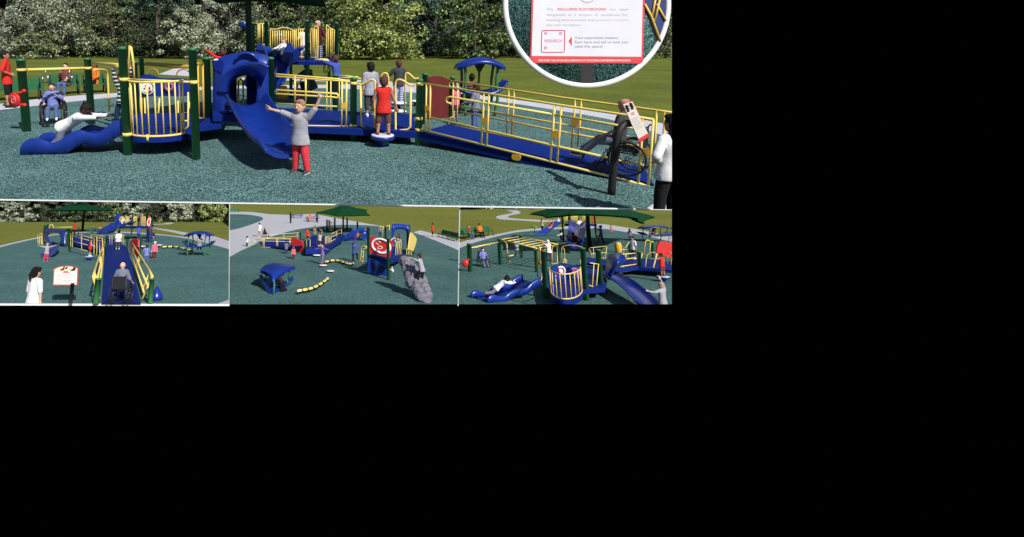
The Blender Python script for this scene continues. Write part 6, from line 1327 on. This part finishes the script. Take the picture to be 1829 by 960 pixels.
m = MB(); m.prism([u(949,100.5,1.85),u(1144.5,102,1.85),u(1147.5,-34,1.85),u(953,-34,1.85)], V(0,0,.1)); dpart('notice_face', m, plain('notice_white',(.68,.68,.76),.45,.03,.03), bo)
RD, GT, DT = plain('notice_red',(.66,.055,.06),.45,.06,.03), plain('text_grey',(.36,.36,.42),.6,.03), plain('text_dark',(.16,.16,.20),.6,.03)
def line(s, x0, y0, w, size, mat, bold=False):
    o = text(s, size, mat, 'lettering', 'LEFT', .03, bold=bold); o.parent = bo; COL.objects.link(o)
    xs = [v.co.x for v in o.data.vertices]; k = w/(max(xs)-min(xs))
    o.data.transform(Matrix.Diagonal((k,1,1,1))); o.data.transform(Matrix.Translation(u(x0,y0,2.05)-V(min(xs)*k,0,0)))
line('This', 975, 19.5, 12, 6.4, GT); line('INCLUSIVE PLAYGROUND', 995, 19.5, 87, 6.4, RD, True); line('has   been', 1088, 19.5, 33, 6.4, GT)
line('designated  as  a  project  of  excellence  for', 975, 29.2, 145, 6.2, GT); line('meeting best practices that', 975, 38.3, 86, 6.2, GT); line('promote inclusive', 1064, 38.3, 57, 6.2, plain('text_pink',(.62,.42,.48),.6,.03)); line('play and recreation.', 975, 47.3, 62, 6.2, GT)
line('Your experience matters.', 1025.5, 70.3, 78, 6.6, DT); line('Scan here and tell us how you', 1025.5, 78, 95, 6.6, DT); line('used this space!', 1025.5, 85.6, 50, 6.6, DT)
line('RESEARCH', 972, 76, 31, 7, plain('text_rose',(.60,.20,.30),.6,.03), True)
line('DISCOVER THE SCHOLARS & RESEARCH AT PLAYCORE.COM/RESEARCH/INCLUSION', 961, 110, 164, 4.4, plain('text_white',(.82,.80,.80),.6,.02), True)
m = MB(); fr_ = [u(x,y,1.9) for x,y in ((967,55),(1008,55),(1007,94),(966,94))]
rr = []
for k in range(4):
    a, b, c = fr_[k-1], fr_[k], fr_[(k+1)%4]; rr += [b+(a-b).normalized()*3, b+((a-b).normalized()+(c-b).normalized())*.7, b+(c-b).normalized()*3]
m.tube(rr, .8, 6, True)
for x,y in ((974,60),(1000.5,60.5),(973.5,86)): m.tube([u(x+2.4*math.cos(2*pi*k/14), y+2.4*math.sin(2*pi*k/14),1.95) for k in range(14)], .45, 5, True); m.ell(u(x,y,1.95), (1,1,.3), 8, 5)
dpart('red_frame', m, RD, bo)
m = MB(); m.prism([u(1014.5,74,1.9),u(1020.5,65.5,1.9),u(1020.5,83.5,1.9)], V(0,0,.2)); dpart('arrow', m, RD, bo)
m = MB(); m.tube([u(1048+15*math.cos(2*pi*k/40), -10+15*math.sin(2*pi*k/40),1.9) for k in range(40)], .8, 5, True); dpart('round_emblem', m, plain('emblem_pink',(.70,.35,.42),.5,.03), bo)
m = MB(); m.prism([u(1150.5,8,.2),u(1150,-60,.2),u(1184,-40,.2),u(1189.5,-10,.2),u(1190.3,12,.2),u(1187.5,40,.2),u(1174,77,.2)], V(0,0,.4)); dpart('ramp_picture', m, plain('disc_navy',(.014,.030,.14),.5,.12,.05))
m = MB(); q3 = lambda pts, r_: m.tube([u(x,y,2) for x,y in pts], r_, 6)
q3([(1150,8),(1162,30),(1178,75)], 2.2); q3([(1170.5,-8),(1163,32)], 1.8); q3([(1179,-8),(1167,42)], 1.8); q3([(1172,8),(1188,38)], 1.8)
dpart('yellow_rails', m, plain('disc_yellow',(.78,.52,.10),.45,.05,.05))
m = MB(); m.prism([u(1151,12,.2),u(1155,12,.2),u(1176,80,.2),u(1174,82,.2)], V(0,0,.3)); dpart('ramp_edge', m, BLK)
m = MB(); m.tube([u(985,-125,-2),u(985,-260,-2)], 1.2, 6); m.tube([u(1112,-125,-2),u(1112,-260,-2)], 1.2, 6); dpart('hanging_cords', m, STEEL)
# ================================================================== light, stage and trimming
bake_remesh()
def plane_n(p1, p2, inside):
    n = ray(*p1).cross(ray(*p2)).normalized()
    return -n if n.dot(ray(*inside)) > 0 else n      # points outwards
def trim(frame, planes):
    """the stages end at straight edges: cut everything on them off there"""
    for t in list(frame.objs):
        for o in list(t.parts):
            if o.data is None or not len(o.data.vertices): continue
            W = t.W; me = o.data; n = len(me.vertices)
            co = np.empty(n*3); me.vertices.foreach_get('co', co); co = co.reshape(-1,3)
            A = np.array(W); w = co@A[:3,:3].T + A[:3,3] - np.array(CAM)
            cut = []; gone = False
            for nrm in planes:
                d = w@np.array(nrm)
                if d.min() >= -1e-9: gone = True
                elif d.max() > 1e-9: cut.append(nrm)
            if gone:
                t.parts.remove(o)
                for ch in list(bpy.data.objects):
                    if ch.parent == o and ch not in t.parts: pass
                bpy.data.objects.remove(o); continue
            if cut:
                me2 = me.copy(); bm = bmesh.new(); bm.from_mesh(me2); Wi = W.inverted(); Nt = W.to_3x3().transposed()
                for nrm in cut:
                    bmesh.ops.bisect_plane(bm, geom=bm.verts[:]+bm.edges[:]+bm.faces[:], dist=1e-7, plane_co=Wi@CAM, plane_no=(Nt@nrm).normalized(), clear_outer=True)
                bm.to_mesh(me2); bm.free(); o.data = me2
        if not t.parts and not getattr(t, 'single', False): bpy.data.objects.remove(t.root)
bpy.context.view_layer.update()
TOP = ((0,357.2),(1200,374.6))
below = (600,500); above = (600,200)
trim(M, [plane_n((1200,0),(1200,700),above), plane_n(*TOP,above)])
TL = ((0,359),(1200,376.4))
if 'FA' in globals(): trim(FA, [plane_n(*TL,below), plane_n((409.2,362),(408.6,544),(300,450)), plane_n((0,541.8),(410,543),(200,450))])
if 'FB' in globals(): trim(FB, [plane_n(*TL,below), plane_n((410.8,362),(409.8,544),(600,450)), plane_n((820.3,360),(817.6,544),(600,450)), plane_n((0,543.8),(1200,543.8),(600,450))])
if 'FC' in globals(): trim(FC, [plane_n(*TL,below), plane_n((822.2,360),(819,544),(1000,450)), plane_n((1200,360),(1200,600),(1000,450)), plane_n((0,543.8),(1200,543.8),(600,450))])
# white rules between the stages
RAILW = plain('white_rail', (.74,.76,.78), .6, .03, 20)
def rail(p0, p1, w, d, name, label, t=.012):
    """a straight white bar between two points of the stage edge"""
    a, b = [CAM+ray(*p)*d for p in (p0, p1)]
    m = MB(); x = (b-a).normalized(); y = cF.cross(x).normalized(); r = w/F*d/2
    m.prism([a-y*r, b-y*r, b+y*r, a+y*r], cF*t)
    return solid(M, name, m, RAILW, label, 'rail')
rail((-40,356.9),(1200,374.9), 1.9, 5.9, 'edge_rail', 'long thin white rail along the front edge of the large playground', .03)
def kerb(fr, q, label):
    """white kerb lying along the edge of a small scene's ground"""
    m = MB(); m.prism([fr.G(x,y,.03) for x,y in q], V(0,0,-.05)); return solid(M, 'divider_kerb', m, RAILW, label, 'divider')
def kerb_in(fr, q, label):
    o = MB(); o.prism([fr.M@fr.G(x,y,.03) for x,y in q], -fr.ax[2]*.05*fr.sc); return solid(M, 'divider_kerb', o, RAILW, label, 'divider')
kerb_in(FB, [(408.5,544),(410.3,544),(411.1,361.6),(409.3,361.6)], 'white divider line between the lower left and lower middle scenes')
kerb_in(FC, [(817.3,544),(819.1,544),(822.1,367.6),(820.3,367.6)], 'white divider line between the lower middle and lower right scenes')
kerb_in(FA, [(-30,541.9),(409.4,543),(409.4,544),(-30,543)], 'thin white line along the bottom of the lower left scene')
# black stage behind and below
m = MB(); m.sheet([V(-160,95,-14),V(160,95,-14),V(160,95,26),V(-160,95,26)]); solid(M, 'backdrop_wall', m, BLACKCLOTH, kind='structure')
m = MB(); m.sheet([V(-160,-20,-14),V(160,-20,-14),V(160,95.5,-14),V(-160,95.5,-14)]); solid(M, 'stage_floor', m, BLACKCLOTH, kind='structure')
# daylight
SUNV = V(.60,-.86,1.12).normalized()
ld = bpy.data.lights.new('sun', 'SUN'); ld.energy = 5.0; ld.angle = math.radians(.53); ld.color = (1,.96,.90)
lo = bpy.data.objects.new('sun', ld); COL.objects.link(lo); lo.rotation_euler = (-SUNV).to_track_quat('-Z','Y').to_euler()
w = bpy.data.worlds.new('World'); scn.world = w; w.use_nodes = True; nt = w.node_tree
sk = nt.nodes.new('ShaderNodeTexSky'); sk.sky_type = 'NISHITA'; sk.sun_disc = False
sk.sun_elevation = math.asin(SUNV.z); sk.sun_rotation = math.atan2(SUNV.x, SUNV.y)
bg = nt.nodes['Background']; bg.inputs['Strength'].default_value = .065; nt.links.new(sk.outputs[0], bg.inputs[0])
vs = scn.view_settings; vs.view_transform = 'Standard'; vs.look = 'None'; vs.exposure = 0.12; vs.gamma = 1; vs.use_curve_mapping = False
scn.cycles.max_bounces = 6; scn.cycles.transparent_max_bounces = 8
